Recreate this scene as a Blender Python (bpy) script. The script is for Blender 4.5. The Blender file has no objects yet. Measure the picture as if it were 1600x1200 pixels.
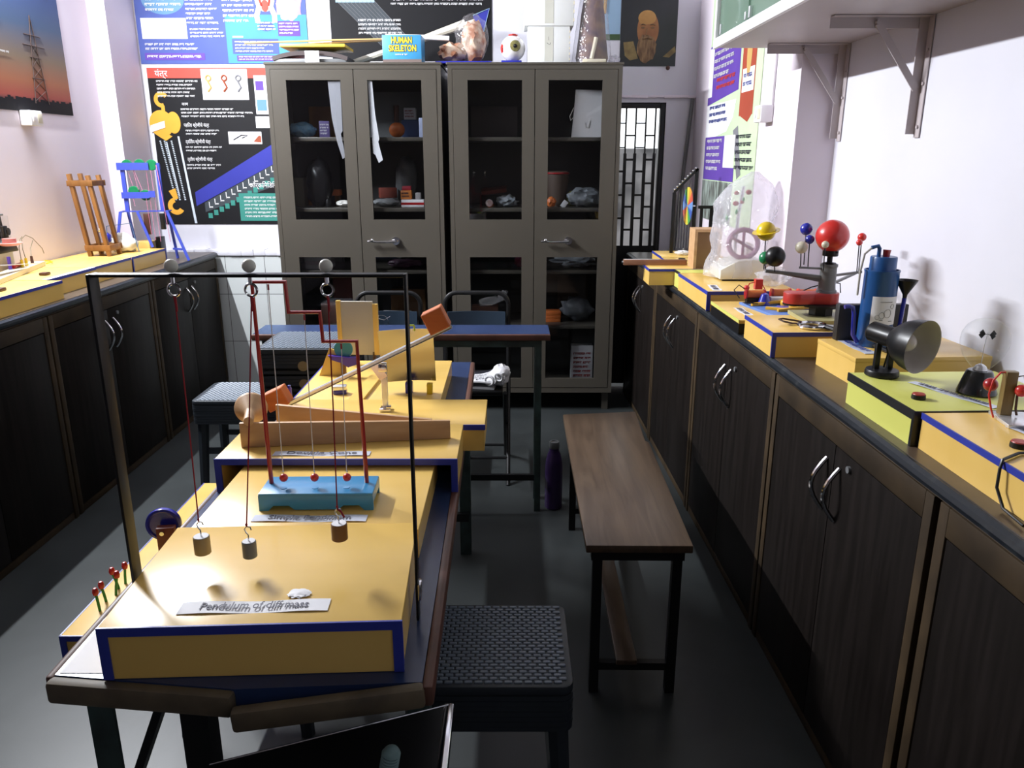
import bpy, bmesh, math, random
from mathutils import Vector, Matrix, Euler

# ------------------------------------------------------------------ camera, world, lights, exposure
SC = bpy.context.scene
COL = SC.collection
PI = math.pi
SC.view_settings.view_transform = 'Standard'
SC.view_settings.look = 'None'
SC.view_settings.gamma = 1.0
SC.view_settings.use_curve_mapping = False
SC.view_settings.exposure = 0.0

cam_d = bpy.data.cameras.new('camera')
cam = bpy.data.objects.new('camera', cam_d)
COL.objects.link(cam)
cam.location = (0.0, 0.0, 1.40)
cam.rotation_euler = (math.radians(90 - 16.2), 0, 0)
cam_d.sensor_width = 36.0
cam_d.lens = 36.0 * 1221.0 / 1600.0
cam_d.clip_start = 0.02
SC.camera = cam  # most object coordinates below: image pixels cast through this camera, then rounded

world = bpy.data.worlds.new('sky')
SC.world = world
world.use_nodes = True
_bg = world.node_tree.nodes['Background']
_bg.inputs['Color'].default_value = (0.93, 0.97, 1.0, 1)
_bg.inputs['Strength'].default_value = 2.2


def area_light(name, loc, direction, sx, sy, power, color):
    d = bpy.data.lights.new(name, 'AREA')
    d.shape = 'RECTANGLE'
    d.size = sx
    d.size_y = sy
    d.energy = power
    d.color = color
    o = bpy.data.objects.new(name, d)
    COL.objects.link(o)
    o.location = loc
    o.rotation_euler = Vector(direction).to_track_quat('-Z', 'Y').to_euler()
    return o


LAMP_MAIN = dict(loc=(-2.09, 3.25, 2.50), power=185.0)   # tube on the left wall
LAMP_BACK = dict(loc=(0.35, -1.35, 2.55), power=2.0)    # tube on the wall behind the camera

# ------------------------------------------------------------------ materials


def S(r, g, b):
    def c(v):
        v /= 255.0
        return v / 12.92 if v <= 0.04045 else ((v + 0.055) / 1.055) ** 2.4
    return (c(r), c(g), c(b))


def mat(name, col, rough=0.5, metal=0.0, col2=None, scale=6.0, detail=3.0, stretch=None, bump=0.0,
        spec=0.5, coat=0.0, trans=0.0, lo=0.35, hi=0.65, distort=0.0):
    m = bpy.data.materials.new(name)
    m.use_nodes = True
    nt = m.node_tree
    b = nt.nodes['Principled BSDF']
    b.inputs['Roughness'].default_value = rough
    b.inputs['Metallic'].default_value = metal
    b.inputs['Specular IOR Level'].default_value = spec
    b.inputs['Coat Weight'].default_value = coat
    if trans:
        b.inputs['Transmission Weight'].default_value = trans
    if col2 is None:
        col2 = tuple(c * 0.9 for c in col)
    tc = nt.nodes.new('ShaderNodeTexCoord')
    mp = nt.nodes.new('ShaderNodeMapping')
    if stretch:
        mp.inputs['Scale'].default_value = stretch
    nz = nt.nodes.new('ShaderNodeTexNoise')
    nz.inputs['Scale'].default_value = scale
    nz.inputs['Detail'].default_value = detail
    nz.inputs['Distortion'].default_value = distort
    cr = nt.nodes.new('ShaderNodeValToRGB')
    cr.color_ramp.elements[0].position = lo
    cr.color_ramp.elements[1].position = hi
    cr.color_ramp.elements[0].color = (*col2, 1)
    cr.color_ramp.elements[1].color = (*col, 1)
    nt.links.new(tc.outputs['Object'], mp.inputs['Vector'])
    nt.links.new(mp.outputs['Vector'], nz.inputs['Vector'])
    nt.links.new(nz.outputs['Fac'], cr.inputs['Fac'])
    nt.links.new(cr.outputs['Color'], b.inputs['Base Color'])
    if bump:
        bp = nt.nodes.new('ShaderNodeBump')
        bp.inputs['Strength'].default_value = bump
        bp.inputs['Distance'].default_value = 0.01
        nt.links.new(nz.outputs['Fac'], bp.inputs['Height'])
        nt.links.new(bp.outputs['Normal'], b.inputs['Normal'])
    return m


def glassy(name, tint, gloss_rough=0.02, haze=0.0, haze_col=(0.9, 0.9, 0.95), ior=1.45, bump=0.0):
    """thin clear sheet: see-through with fresnel reflection and optional milky haze"""
    m = bpy.data.materials.new(name)
    m.use_nodes = True
    nt = m.node_tree
    nt.nodes.remove(nt.nodes['Principled BSDF'])
    out = nt.nodes['Material Output']
    tr = nt.nodes.new('ShaderNodeBsdfTransparent')
    tr.inputs['Color'].default_value = (*tint, 1)
    gl = nt.nodes.new('ShaderNodeBsdfGlossy')
    gl.inputs['Roughness'].default_value = gloss_rough
    lw = nt.nodes.new('ShaderNodeLayerWeight')
    lw.inputs['Blend'].default_value = 0.5
    pw = nt.nodes.new('ShaderNodeMath')
    pw.operation = 'POWER'
    pw.inputs[1].default_value = 4.0
    fr = nt.nodes.new('ShaderNodeMath')
    fr.operation = 'MULTIPLY_ADD'
    fr.inputs[1].default_value = 0.32
    fr.inputs[2].default_value = ((ior - 1) / (ior + 1)) ** 2
    nt.links.new(lw.outputs['Facing'], pw.inputs[0])
    nt.links.new(pw.outputs[0], fr.inputs[0])
    mx = nt.nodes.new('ShaderNodeMixShader')
    src = tr
    if haze > 0:
        df = nt.nodes.new('ShaderNodeBsdfDiffuse')
        df.inputs['Color'].default_value = (*haze_col, 1)
        tl = nt.nodes.new('ShaderNodeBsdfTranslucent')
        tl.inputs['Color'].default_value = (*haze_col, 1)
        ad = nt.nodes.new('ShaderNodeMixShader')
        ad.inputs['Fac'].default_value = 0.4
        nt.links.new(df.outputs[0], ad.inputs[1])
        nt.links.new(tl.outputs[0], ad.inputs[2])
        hm = nt.nodes.new('ShaderNodeMixShader')
        hm.inputs['Fac'].default_value = haze
        nt.links.new(tr.outputs[0], hm.inputs[1])
        nt.links.new(ad.outputs[0], hm.inputs[2])
        src = hm
    if bump:
        tc = nt.nodes.new('ShaderNodeTexCoord')
        nz = nt.nodes.new('ShaderNodeTexNoise')
        nz.inputs['Scale'].default_value = 30
        bp = nt.nodes.new('ShaderNodeBump')
        bp.inputs['Strength'].default_value = bump
        bp.inputs['Distance'].default_value = 0.02
        nt.links.new(tc.outputs['Object'], nz.inputs['Vector'])
        nt.links.new(nz.outputs['Fac'], bp.inputs['Height'])
        nt.links.new(bp.outputs['Normal'], gl.inputs['Normal'])
        nt.links.new(bp.outputs['Normal'], lw.inputs['Normal'])
    nt.links.new(fr.outputs[0], mx.inputs['Fac'])
    nt.links.new(src.outputs[0], mx.inputs[1])
    nt.links.new(gl.outputs[0], mx.inputs[2])
    nt.links.new(mx.outputs[0], out.inputs['Surface'])
    return m


def emit(name, col, strength):
    m = bpy.data.materials.new(name)
    m.use_nodes = True
    b = m.node_tree.nodes['Principled BSDF']
    b.inputs['Emission Color'].default_value = (*col, 1)
    b.inputs['Emission Strength'].default_value = strength
    return m


def ramp_mat(name, stops, axis='Z', rough=0.6):
    """printed gradient along one axis of the sheet's own extent"""
    m = bpy.data.materials.new(name)
    m.use_nodes = True
    nt = m.node_tree
    b = nt.nodes['Principled BSDF']
    b.inputs['Roughness'].default_value = rough
    tc = nt.nodes.new('ShaderNodeTexCoord')
    sp = nt.nodes.new('ShaderNodeSeparateXYZ')
    cr = nt.nodes.new('ShaderNodeValToRGB')
    els = cr.color_ramp.elements
    while len(els) < len(stops):
        els.new(0.5)
    for e, (p, c) in zip(els, stops):
        e.position = p
        e.color = (*c, 1)
    nt.links.new(tc.outputs['Generated'], sp.inputs[0])
    nt.links.new(sp.outputs[axis], cr.inputs['Fac'])
    nt.links.new(cr.outputs['Color'], b.inputs['Base Color'])
    return m


def tile_mat(name, col, line, tile=(0.20, 0.305)):
    m = bpy.data.materials.new(name)
    m.use_nodes = True
    nt = m.node_tree
    b = nt.nodes['Principled BSDF']
    b.inputs['Roughness'].default_value = 0.25
    tc = nt.nodes.new('ShaderNodeTexCoord')
    mp = nt.nodes.new('ShaderNodeMapping')
    mp.inputs['Rotation'].default_value = (PI / 2, 0, 0)
    mp.inputs['Location'].default_value = (0.07, 0.02, 0)
    br = nt.nodes.new('ShaderNodeTexBrick')
    br.offset = 0.0
    br.inputs['Color1'].default_value = (*col, 1)
    br.inputs['Color2'].default_value = (*[c * 0.96 for c in col], 1)
    br.inputs['Mortar'].default_value = (*line, 1)
    br.inputs['Scale'].default_value = 1.0
    br.inputs['Mortar Size'].default_value = 0.0018
    br.inputs['Brick Width'].default_value = tile[0]
    br.inputs['Row Height'].default_value = tile[1]
    nt.links.new(tc.outputs['Object'], mp.inputs['Vector'])
    nt.links.new(mp.outputs['Vector'], br.inputs['Vector'])
    nt.links.new(br.outputs['Color'], b.inputs['Base Color'])
    return m


M = {}
M['wall'] = mat('wall_paint', (0.74, 0.67, 0.74), 0.6, col2=(0.70, 0.63, 0.70), scale=2.2, bump=0.05)
M['wall_white'] = mat('wall_paint_white', (0.66, 0.655, 0.72), 0.55, col2=(0.62, 0.615, 0.685), scale=2.0, bump=0.05)
M['ceiling'] = mat('ceiling_paint', (0.60, 0.58, 0.60), 0.8)
M['floor'] = mat('floor_stone', (0.034, 0.039, 0.040), 0.42, col2=(0.023, 0.027, 0.028), scale=3.5, detail=6, bump=0.03, distort=0.6)
M['cabinet_wood'] = mat('dark_laminate', (0.0125, 0.0095, 0.0085), 0.5, col2=(0.0065, 0.0050, 0.0042), spec=0.10, scale=5, stretch=(9, 9, 0.6), detail=5)
M['frame_wood'] = mat('worn_brown_wood', (0.056, 0.036, 0.018), 0.6, col2=(0.024, 0.016, 0.009), spec=0.2, scale=6, stretch=(1, 0.5, 1), detail=6)
M['worktop'] = mat('brown_worktop', (0.085, 0.062, 0.046), 0.35, col2=(0.055, 0.040, 0.030), scale=9, detail=6)
M['lip'] = mat('dark_edge_lip', (0.012, 0.015, 0.020), 0.32, col2=(0.035, 0.040, 0.045), spec=0.35, scale=22, detail=5, lo=0.28, hi=0.45)
M['yellow'] = mat('yellow_laminate', (0.80, 0.53, 0.15), 0.27, col2=(0.77, 0.50, 0.132), scale=2.5, stretch=(1, 6, 1))
M['lime'] = mat('lime_laminate', (0.66, 0.66, 0.16), 0.35, col2=(0.62, 0.62, 0.14), scale=3)
M['blue_trim'] = mat('blue_edging', (0.030, 0.045, 0.34), 0.4, scale=8)
M['black_trim'] = mat('black_edging', (0.012, 0.012, 0.013), 0.4, scale=8)
M['steel_paint'] = mat('olive_grey_enamel', (0.070, 0.062, 0.051), 0.33, col2=(0.063, 0.056, 0.046), scale=1.5, bump=0.02)
M['steel_dark'] = mat('dark_interior_enamel', (0.055, 0.052, 0.050), 0.5, scale=2)
M['chrome'] = mat('chrome', (0.80, 0.80, 0.82), 0.12, 1.0)
M['aluminium'] = mat('brushed_aluminium', (0.84, 0.85, 0.88), 0.30, 0.72, scale=8)
M['black'] = mat('black_plastic', (0.009, 0.009, 0.010), 0.35, scale=6, spec=0.35)
M['black_metal'] = mat('black_painted_metal', (0.008, 0.008, 0.009), 0.42, scale=10, spec=0.3)
M['pane'] = glassy('cabinet_glass', (0.86, 0.87, 0.88), 0.015, ior=1.5)
M['thin_film'] = glassy('thin_clear_film', (0.97, 0.97, 0.98), 0.15, haze=0.06, bump=0.8)
M['bulb_glass'] = glassy('bulb_glass', (0.96, 0.97, 0.97), 0.01, ior=1.4)
M['plastic_wrap'] = glassy('clear_plastic_film', (0.94, 0.94, 0.96), 0.10, haze=0.30, bump=1.0)
M['green_glass'] = glassy('green_tinted_glass', (0.55, 0.68, 0.60), 0.02, haze=0.35, haze_col=(0.45, 0.60, 0.50), ior=1.5)
M['white'] = mat('white_paint', (0.80, 0.79, 0.81), 0.45, scale=4)
M['mauve'] = mat('shelf_paint', (0.46, 0.41, 0.42), 0.5, col2=(0.43, 0.38, 0.39), scale=4)
M['paper'] = mat('white_paper', (0.80, 0.80, 0.83), 0.7, scale=5)
M['paper_grey'] = mat('taped_label_paper', (0.62, 0.65, 0.74), 0.3, col2=(0.55, 0.58, 0.68), scale=14)
M['ink'] = mat('dark_ink', (0.03, 0.03, 0.05), 0.6)
M['ink_soft'] = mat('faded_ink', (0.09, 0.09, 0.13), 0.6)
M['ink_blue'] = mat('blue_ink', (0.05, 0.07, 0.30), 0.6)
M['print_white'] = mat('white_print', (0.78, 0.78, 0.80), 0.5)
M['red'] = mat('red_enamel', (0.62, 0.028, 0.022), 0.30, coat=0.3)
M['dark_red'] = mat('dark_red_enamel', (0.36, 0.012, 0.016), 0.28, coat=0.3)
M['red_thread'] = mat('red_thread', (0.33, 0.012, 0.022), 0.8)
M['blue_enamel'] = mat('sky_blue_enamel', (0.045, 0.28, 0.56), 0.30, coat=0.2)
M['deep_blue'] = mat('deep_blue_enamel', (0.022, 0.028, 0.34), 0.25, coat=0.3)
M['can_blue'] = mat('blue_sheet_metal', (0.018, 0.085, 0.26), 0.32, col2=(0.016, 0.075, 0.24), scale=3)
M['orange'] = mat('orange_wood', (0.60, 0.155, 0.030), 0.5, col2=(0.48, 0.11, 0.022), scale=8, stretch=(1, 1, 5))
M['pale_wood'] = mat('pale_wood', (0.58, 0.36, 0.19), 0.5, col2=(0.48, 0.28, 0.14), scale=7, stretch=(0.6, 5, 5), detail=5)
M['brown_wood'] = mat('varnished_brown_wood', (0.26, 0.115, 0.030), 0.4, col2=(0.17, 0.070, 0.018), scale=7, stretch=(6, 6, 0.6), detail=5)
M['bench_wood'] = mat('worn_bench_wood', (0.088, 0.057, 0.036), 0.36, col2=(0.056, 0.035, 0.022), scale=4, stretch=(9, 0.8, 5), detail=7, distort=1.0)
M['table_blue'] = mat('navy_table_laminate', (0.022, 0.042, 0.115), 0.25, col2=(0.016, 0.030, 0.085), scale=5)
M['table_edge'] = mat('brown_table_edging', (0.115, 0.045, 0.030), 0.45, col2=(0.07, 0.03, 0.02), scale=12)
M['tan_edge'] = mat('worn_tan_edging', (0.125, 0.095, 0.055), 0.6, col2=(0.06, 0.045, 0.028), scale=14, detail=5)
M['teal_metal'] = mat('worn_teal_frame', (0.042, 0.075, 0.068), 0.5, col2=(0.018, 0.028, 0.027), scale=14, detail=5)
M['rattan'] = mat('blue_grey_rattan_plastic', (0.14, 0.17, 0.21), 0.36, col2=(0.125, 0.15, 0.19), scale=8)
M['rattan_dark'] = mat('dark_rattan_plastic', (0.022, 0.028, 0.036), 0.45, scale=8)
M['gold'] = mat('dull_gold_emblem', (0.36, 0.27, 0.14), 0.4, 0.3, scale=30)
M['green'] = mat('green_plastic', (0.010, 0.20, 0.075), 0.3, coat=0.2)
M['stem_green'] = mat('stem_green', (0.03, 0.33, 0.06), 0.4)
M['yellow_ball'] = mat('yellow_enamel', (0.76, 0.54, 0.012), 0.3, coat=0.3)
M['cream'] = mat('cream_plastic', (0.62, 0.57, 0.44), 0.35, scale=4)
M['offwhite'] = mat('offwhite_plastic', (0.70, 0.68, 0.60), 0.35, scale=4)
M['grey_plastic'] = mat('grey_plastic', (0.16, 0.165, 0.17), 0.4)
M['purple_bottle'] = mat('dark_purple_bottle', (0.040, 0.018, 0.085), 0.3, scale=4)
M['pink_plastic'] = mat('pink_plastic', (0.62, 0.25, 0.22), 0.4)
M['purple_ring'] = mat('mauve_plastic_ring', (0.30, 0.13, 0.22), 0.35)
M['teal_disc'] = mat('teal_plastic', (0.035, 0.25, 0.33), 0.4)
M['purple'] = mat('violet_plastic', (0.085, 0.04, 0.40), 0.4)
M['brown'] = mat('brown_plastic', (0.075, 0.028, 0.018), 0.4)
M['terracotta'] = mat('terracotta_wood', (0.17, 0.035, 0.022), 0.5, scale=6)
M['lamp_inside'] = mat('lamp_inner_enamel', (0.42, 0.39, 0.36), 0.4)
M['cloth'] = mat('white_cloth', (0.74, 0.72, 0.68), 0.85, col2=(0.62, 0.60, 0.55), scale=12, bump=0.4)
M['mirror_steel'] = mat('polished_steel_sheet', (0.46, 0.43, 0.40), 0.22, 1.0, col2=(0.40, 0.37, 0.35), scale=4)
M['board_cream'] = mat('cream_board', (0.52, 0.48, 0.42), 0.6, scale=3)
M['lime_clip'] = mat('lime_clip', (0.52, 0.62, 0.05), 0.4)
M['bundle'] = mat('rust_brown_cloth', (0.30, 0.12, 0.06), 0.8, col2=(0.55, 0.42, 0.32), scale=16, detail=6, bump=0.5, lo=0.4, hi=0.55)
M['figurine'] = mat('brown_purple_cloth', (0.17, 0.10, 0.075), 0.8, col2=(0.06, 0.035, 0.06), scale=18, detail=6, bump=0.5)
M['white_box'] = mat('white_corrugated_foam', (0.74, 0.76, 0.76), 0.6, scale=5)
M['news'] = mat('newsprint', (0.58, 0.58, 0.60), 0.8, col2=(0.50, 0.50, 0.52), scale=14, bump=0.2)
M['out_white'] = mat('outside_whitewash', (0.75, 0.75, 0.75), 0.9)
M['out_grey'] = mat('outside_grey_wall', (0.24, 0.235, 0.235), 0.9, col2=(0.06, 0.06, 0.062), scale=3.2, detail=3, lo=0.32, hi=0.6)
M['out_brick'] = mat('outside_brown_ground', (0.26, 0.12, 0.06), 0.9)
M['tile'] = tile_mat('white_wall_tiles', (0.60, 0.63, 0.63), (0.10, 0.10, 0.10), (0.235, 0.292))
M['tube'] = emit('tube_lamp', (0.92, 0.96, 1.0), 6.0)
M['navy_panel'] = mat('navy_chair_panel', (0.020, 0.036, 0.060), 0.4)
M['foil'] = mat('crumpled_grey_bag', (0.13, 0.15, 0.17), 0.35, col2=(0.30, 0.33, 0.36), scale=24, bump=0.8, lo=0.5, hi=0.7)
M['sticks'] = mat('bamboo_stick', (0.52, 0.32, 0.13), 0.5)
M['roll_paper'] = mat('rolled_chart_paper', (0.70, 0.66, 0.55), 0.6, col2=(0.55, 0.50, 0.40), scale=12)

# ------------------------------------------------------------------ mesh builder


class MB:
    def __init__(self, xf=None):
        self.bm = bmesh.new()
        self.xf = xf

    def _take(self, t, mi=0, m=None):
        if m is not None:
            bmesh.ops.transform(t, matrix=m, verts=t.verts)
        if self.xf is not None:
            bmesh.ops.transform(t, matrix=self.xf, verts=t.verts)
        for f in t.faces:
            f.material_index = mi
        me = bpy.data.meshes.new('tmp')
        t.to_mesh(me)
        t.free()
        self.bm.from_mesh(me)
        bpy.data.meshes.remove(me)
        return self

    def box(self, x0, x1, y0, y1, z0, z1, bev=0.0, mi=0, m=None, seg=2):
        t = bmesh.new()
        bmesh.ops.create_cube(t, size=1.0)
        for v in t.verts:
            v.co = Vector((x0 + (v.co.x + .5) * (x1 - x0), y0 + (v.co.y + .5) * (y1 - y0), z0 + (v.co.z + .5) * (z1 - z0)))
        if bev > 0:
            bmesh.ops.bevel(t, geom=list(t.edges), offset=bev, segments=seg, affect='EDGES', profile=0.5, clamp_overlap=True)
        return self._take(t, mi, m)

    def cyl(self, p0, p1, r0, r1=None, seg=16, mi=0, m=None):
        if r1 is None:
            r1 = r0
        p0 = Vector(p0)
        p1 = Vector(p1)
        d = p1 - p0
        t = bmesh.new()
        bmesh.ops.create_cone(t, cap_ends=True, cap_tris=False, segments=seg, radius1=max(r0, 1e-5), radius2=max(r1, 1e-5), depth=d.length)
        q = d.to_track_quat('Z', 'Y').to_matrix().to_4x4()
        bmesh.ops.transform(t, matrix=Matrix.Translation((p0 + p1) / 2) @ q, verts=t.verts)
        return self._take(t, mi, m)

    def bar(self, p0, p1, w, h, mi=0, m=None, up=(0, 0, 1), bev=0.0):
        """rectangular bar from p0 to p1; h measured towards `up`"""
        p0 = Vector(p0)
        p1 = Vector(p1)
        d = (p1 - p0)
        L = d.length
        y = d.normalized()
        upv = Vector(up)
        x = y.cross(upv)
        if x.length < 1e-4:
            x = y.cross(Vector((1, 0, 0)))
        x.normalize()
        z = x.cross(y).normalized()
        R = Matrix((x, y, z)).transposed().to_4x4()
        t = bmesh.new()
        bmesh.ops.create_cube(t, size=1.0)
        for v in t.verts:
            v.co = Vector((v.co.x * w, v.co.y * L, v.co.z * h))
        if bev > 0:
            bmesh.ops.bevel(t, geom=list(t.edges), offset=bev, segments=2, affect='EDGES', profile=0.5, clamp_overlap=True)
        bmesh.ops.transform(t, matrix=Matrix.Translation((p0 + p1) / 2) @ R, verts=t.verts)
        return self._take(t, mi, m)

    def tube(self, pts, r, seg=8, mi=0, closed=False, m=None):
        pts = [Vector(p) for p in pts]
        n = len(pts)
        t = bmesh.new()
        rings = []
        prev = None
        for i in range(n):
            if closed:
                d = pts[(i + 1) % n] - pts[i - 1]
            elif i == 0:
                d = pts[1] - pts[0]
            elif i == n - 1:
                d = pts[-1] - pts[-2]
            else:
                d = (pts[i + 1] - pts[i]).normalized() + (pts[i] - pts[i - 1]).normalized()
            if d.length < 1e-9:
                d = Vector((0, 0, 1))
            d.normalize()
            if prev is None:
                a = Vector((0, 0, 1)) if abs(d.z) < 0.9 else Vector((1, 0, 0))
                x = d.cross(a).normalized()
            else:
                x = prev - d * prev.dot(d)
                if x.length < 1e-6:
                    x = d.cross(Vector((0, 0, 1)))
                x.normalize()
            prev = x
            y = d.cross(x)
            rr = r[i] if isinstance(r, (list, tuple)) else r
            rings.append([t.verts.new(pts[i] + (x * math.cos(2 * PI * k / seg) + y * math.sin(2 * PI * k / seg)) * rr) for k in range(seg)])
        for i in range(n if closed else n - 1):
            a = rings[i]
            b = rings[(i + 1) % n]
            for k in range(seg):
                t.faces.new((a[k], a[(k + 1) % seg], b[(k + 1) % seg], b[k]))
        if not closed:
            t.faces.new(list(reversed(rings[0])))
            t.faces.new(rings[-1])
        bmesh.ops.recalc_face_normals(t, faces=t.faces)
        return self._take(t, mi, m)

    def lathe(self, prof, seg=24, mi=0, m=None):
        t = bmesh.new()
        rings = []
        for r, z in prof:
            if r < 1e-6:
                rings.append([t.verts.new((0, 0, z))])
            else:
                rings.append([t.verts.new((r * math.cos(2 * PI * k / seg), r * math.sin(2 * PI * k / seg), z)) for k in range(seg)])
        for a, b in zip(rings[:-1], rings[1:]):
            for k in range(seg):
                k2 = (k + 1) % seg
                if len(a) == 1 and len(b) == 1:
                    continue
                if len(a) == 1:
                    t.faces.new((a[0], b[k2], b[k]))
                elif len(b) == 1:
                    t.faces.new((a[k], a[k2], b[0]))
                else:
                    t.faces.new((a[k], a[k2], b[k2], b[k]))
        bmesh.ops.recalc_face_normals(t, faces=t.faces)
        return self._take(t, mi, m)

    def sph(self, c, r, seg=20, mi=0, sc=(1, 1, 1), m=None):
        t = bmesh.new()
        bmesh.ops.create_uvsphere(t, u_segments=seg, v_segments=max(8, seg // 2 + 2), radius=r)
        for v in t.verts:
            v.co = Vector((v.co.x * sc[0] + c[0], v.co.y * sc[1] + c[1], v.co.z * sc[2] + c[2]))
        return self._take(t, mi, m)

    def prism(self, poly, h, mi=0, m=None, bev=0.0):
        """polygon in local XY extruded 0..h in Z"""
        t = bmesh.new()
        lo = [t.verts.new((x, y, 0)) for x, y in poly]
        hi = [t.verts.new((x, y, h)) for x, y in poly]
        n = len(poly)
        t.faces.new(list(reversed(lo)))
        t.faces.new(hi)
        for i in range(n):
            j = (i + 1) % n
            t.faces.new((lo[i], lo[j], hi[j], hi[i]))
        bmesh.ops.recalc_face_normals(t, faces=t.faces)
        if bev > 0:
            bmesh.ops.bevel(t, geom=list(t.edges), offset=bev, segments=2, affect='EDGES', profile=0.5, clamp_overlap=True)
        return self._take(t, mi, m)

    def ring(self, c, R, r, nrm=(0, 1, 0), seg=24, rs=8, mi=0, arc=(0, 2 * PI)):
        q = Vector(nrm).to_track_quat('Z', 'Y').to_matrix()
        full = abs(arc[1] - arc[0] - 2 * PI) < 1e-6
        n = seg
        pts = []
        for k in range(n if full else n + 1):
            a = arc[0] + (arc[1] - arc[0]) * k / n
            pts.append(Vector(c) + q @ Vector((R * math.cos(a), R * math.sin(a), 0)))
        return self.tube(pts, r, rs, mi, closed=full)

    def grid(self, fn, nu, nv, mi=0, thick=0.0):
        t = bmesh.new()
        vs = [[t.verts.new(fn(i / nu, j / nv)) for j in range(nv + 1)] for i in range(nu + 1)]
        for i in range(nu):
            for j in range(nv):
                t.faces.new((vs[i][j], vs[i + 1][j], vs[i + 1][j + 1], vs[i][j + 1]))
        bmesh.ops.recalc_face_normals(t, faces=t.faces)
        if thick:
            bmesh.ops.solidify(t, geom=list(t.faces), thickness=thick)
        return self._take(t, mi)

    def blob(self, c, size, seed, rough=0.25, sub=3, mi=0, freq=3.0, flat_bottom=True):
        from mathutils import noise
        t = bmesh.new()
        bmesh.ops.create_icosphere(t, subdivisions=sub, radius=1.0)
        off = Vector((seed * 1.7, seed * 3.1, seed * 0.7))
        for v in t.verts:
            d = 1 + rough * noise.noise(v.co * freq + off) + rough * 0.5 * noise.noise(v.co * freq * 2.3 + off)
            p = v.co * d
            v.co = Vector((c[0] + p.x * size[0], c[1] + p.y * size[1], c[2] + max(p.z, -0.97 if flat_bottom else -9) * size[2]))
        return self._take(t, mi)

    def build(self, name, mats, parent=None, loc=(0, 0, 0), rot=(0, 0, 0), smooth=True, ang=35):
        me = bpy.data.meshes.new(name)
        self.bm.to_mesh(me)
        self.bm.free()
        if not isinstance(mats, (list, tuple)):
            mats = [mats]
        for k in mats:
            me.materials.append(M[k] if isinstance(k, str) else k)
        if smooth:
            for p in me.polygons:
                p.use_smooth = True
            me.set_sharp_from_angle(angle=math.radians(ang))
        o = bpy.data.objects.new(name, me)
        COL.objects.link(o)
        o.location = loc
        o.rotation_euler = rot
        if parent is not None:
            o.parent = parent
        return o


def thing(name, label, cat, loc=(0, 0, 0), rz=0.0, group=None, rot=None):
    o = bpy.data.objects.new(name, None)
    o.empty_display_size = 0.05
    COL.objects.link(o)
    o.location = loc
    o.rotation_euler = rot if rot else (0, 0, rz)
    return tag(o, label, cat, group)


def tag(o, label, cat, group=None):
    o['label'] = label
    o['category'] = cat
    if group:
        o['group'] = group
    return o


def struct(o):
    o['kind'] = 'structure'
    return o


def copy_tree(o, loc=None, rz=None, label=None, parent=None):
    c = o.copy()
    COL.objects.link(c)
    if parent is not None:
        c.parent = parent
    if loc is not None:
        c.location = loc
    if rz is not None:
        c.rotation_euler = (0, 0, rz)
    if label:
        c['label'] = label
    for ch in list(o.children):
        copy_tree(ch, parent=c)
    return c


def text(body, size, parent, m, loc, rot=(0, 0, 0), name='lettering', depth=0.0006, align='CENTER', sx=1.0, width=None, bold=0.0):
    cu = bpy.data.curves.new(name, 'FONT')
    cu.body = body
    cu.size = size
    cu.align_x = align
    cu.align_y = 'CENTER'
    cu.extrude = depth / 2
    cu.offset = bold
    cu.resolution_u = 3
    o = bpy.data.objects.new(name + '_src', cu)
    COL.objects.link(o)
    bpy.context.view_layer.update()
    me = bpy.data.meshes.new_from_object(o.evaluated_get(bpy.context.evaluated_depsgraph_get()))
    bpy.data.objects.remove(o)
    bpy.data.curves.remove(cu)
    if width and len(me.vertices):
        xs = [v.co.x for v in me.vertices]
        sx = width / max(1e-6, max(xs) - min(xs))
    me.transform(Matrix.Diagonal((sx, 1, 1, 1)))
    me.materials.clear()
    me.materials.append(M[m] if isinstance(m, str) else m)
    r = bpy.data.objects.new(name, me)
    COL.objects.link(r)
    r.location = loc
    r.rotation_euler = rot
    r.parent = parent
    return r


def marks(w, h, rows, seed, parent, m, loc, rot=(PI / 2, 0, 0), name='text_lines', devanagari=True, fill=0.55, rag=0.3):
    """lines of small print too small to read: a head-line per word with short strokes under it"""
    rnd = random.Random(seed)
    mb = MB()
    pitch = h / rows
    ch = pitch * fill
    for r in range(rows):
        y = h / 2 - (r + 0.5) * pitch
        x = -w / 2
        end = w / 2 - rnd.random() * rag * w
        while x < end:
            wl = min(pitch * rnd.uniform(0.8, 2.6), w / 2 - x)
            if wl < pitch * 0.3:
                break
            if devanagari:
                mb.box(x, x + wl, y + ch * 0.28, y + ch * 0.5, 0, 0.0006)
            k = x
            while k < x + wl - pitch * 0.1:
                hh = ch * rnd.uniform(0.55, 0.95)
                mb.box(k, k + pitch * 0.13, y + ch * 0.5 - hh, y + ch * 0.5, 0, 0.0006)
                if rnd.random() < 0.6:
                    mb.box(k, k + pitch * 0.3, y - ch * rnd.uniform(0.05, 0.4), y, 0, 0.0006)
                k += pitch * rnd.uniform(0.26, 0.42)
            x += wl + pitch * 0.28
    return mb.build(name, m, parent, loc, rot, smooth=False)


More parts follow.
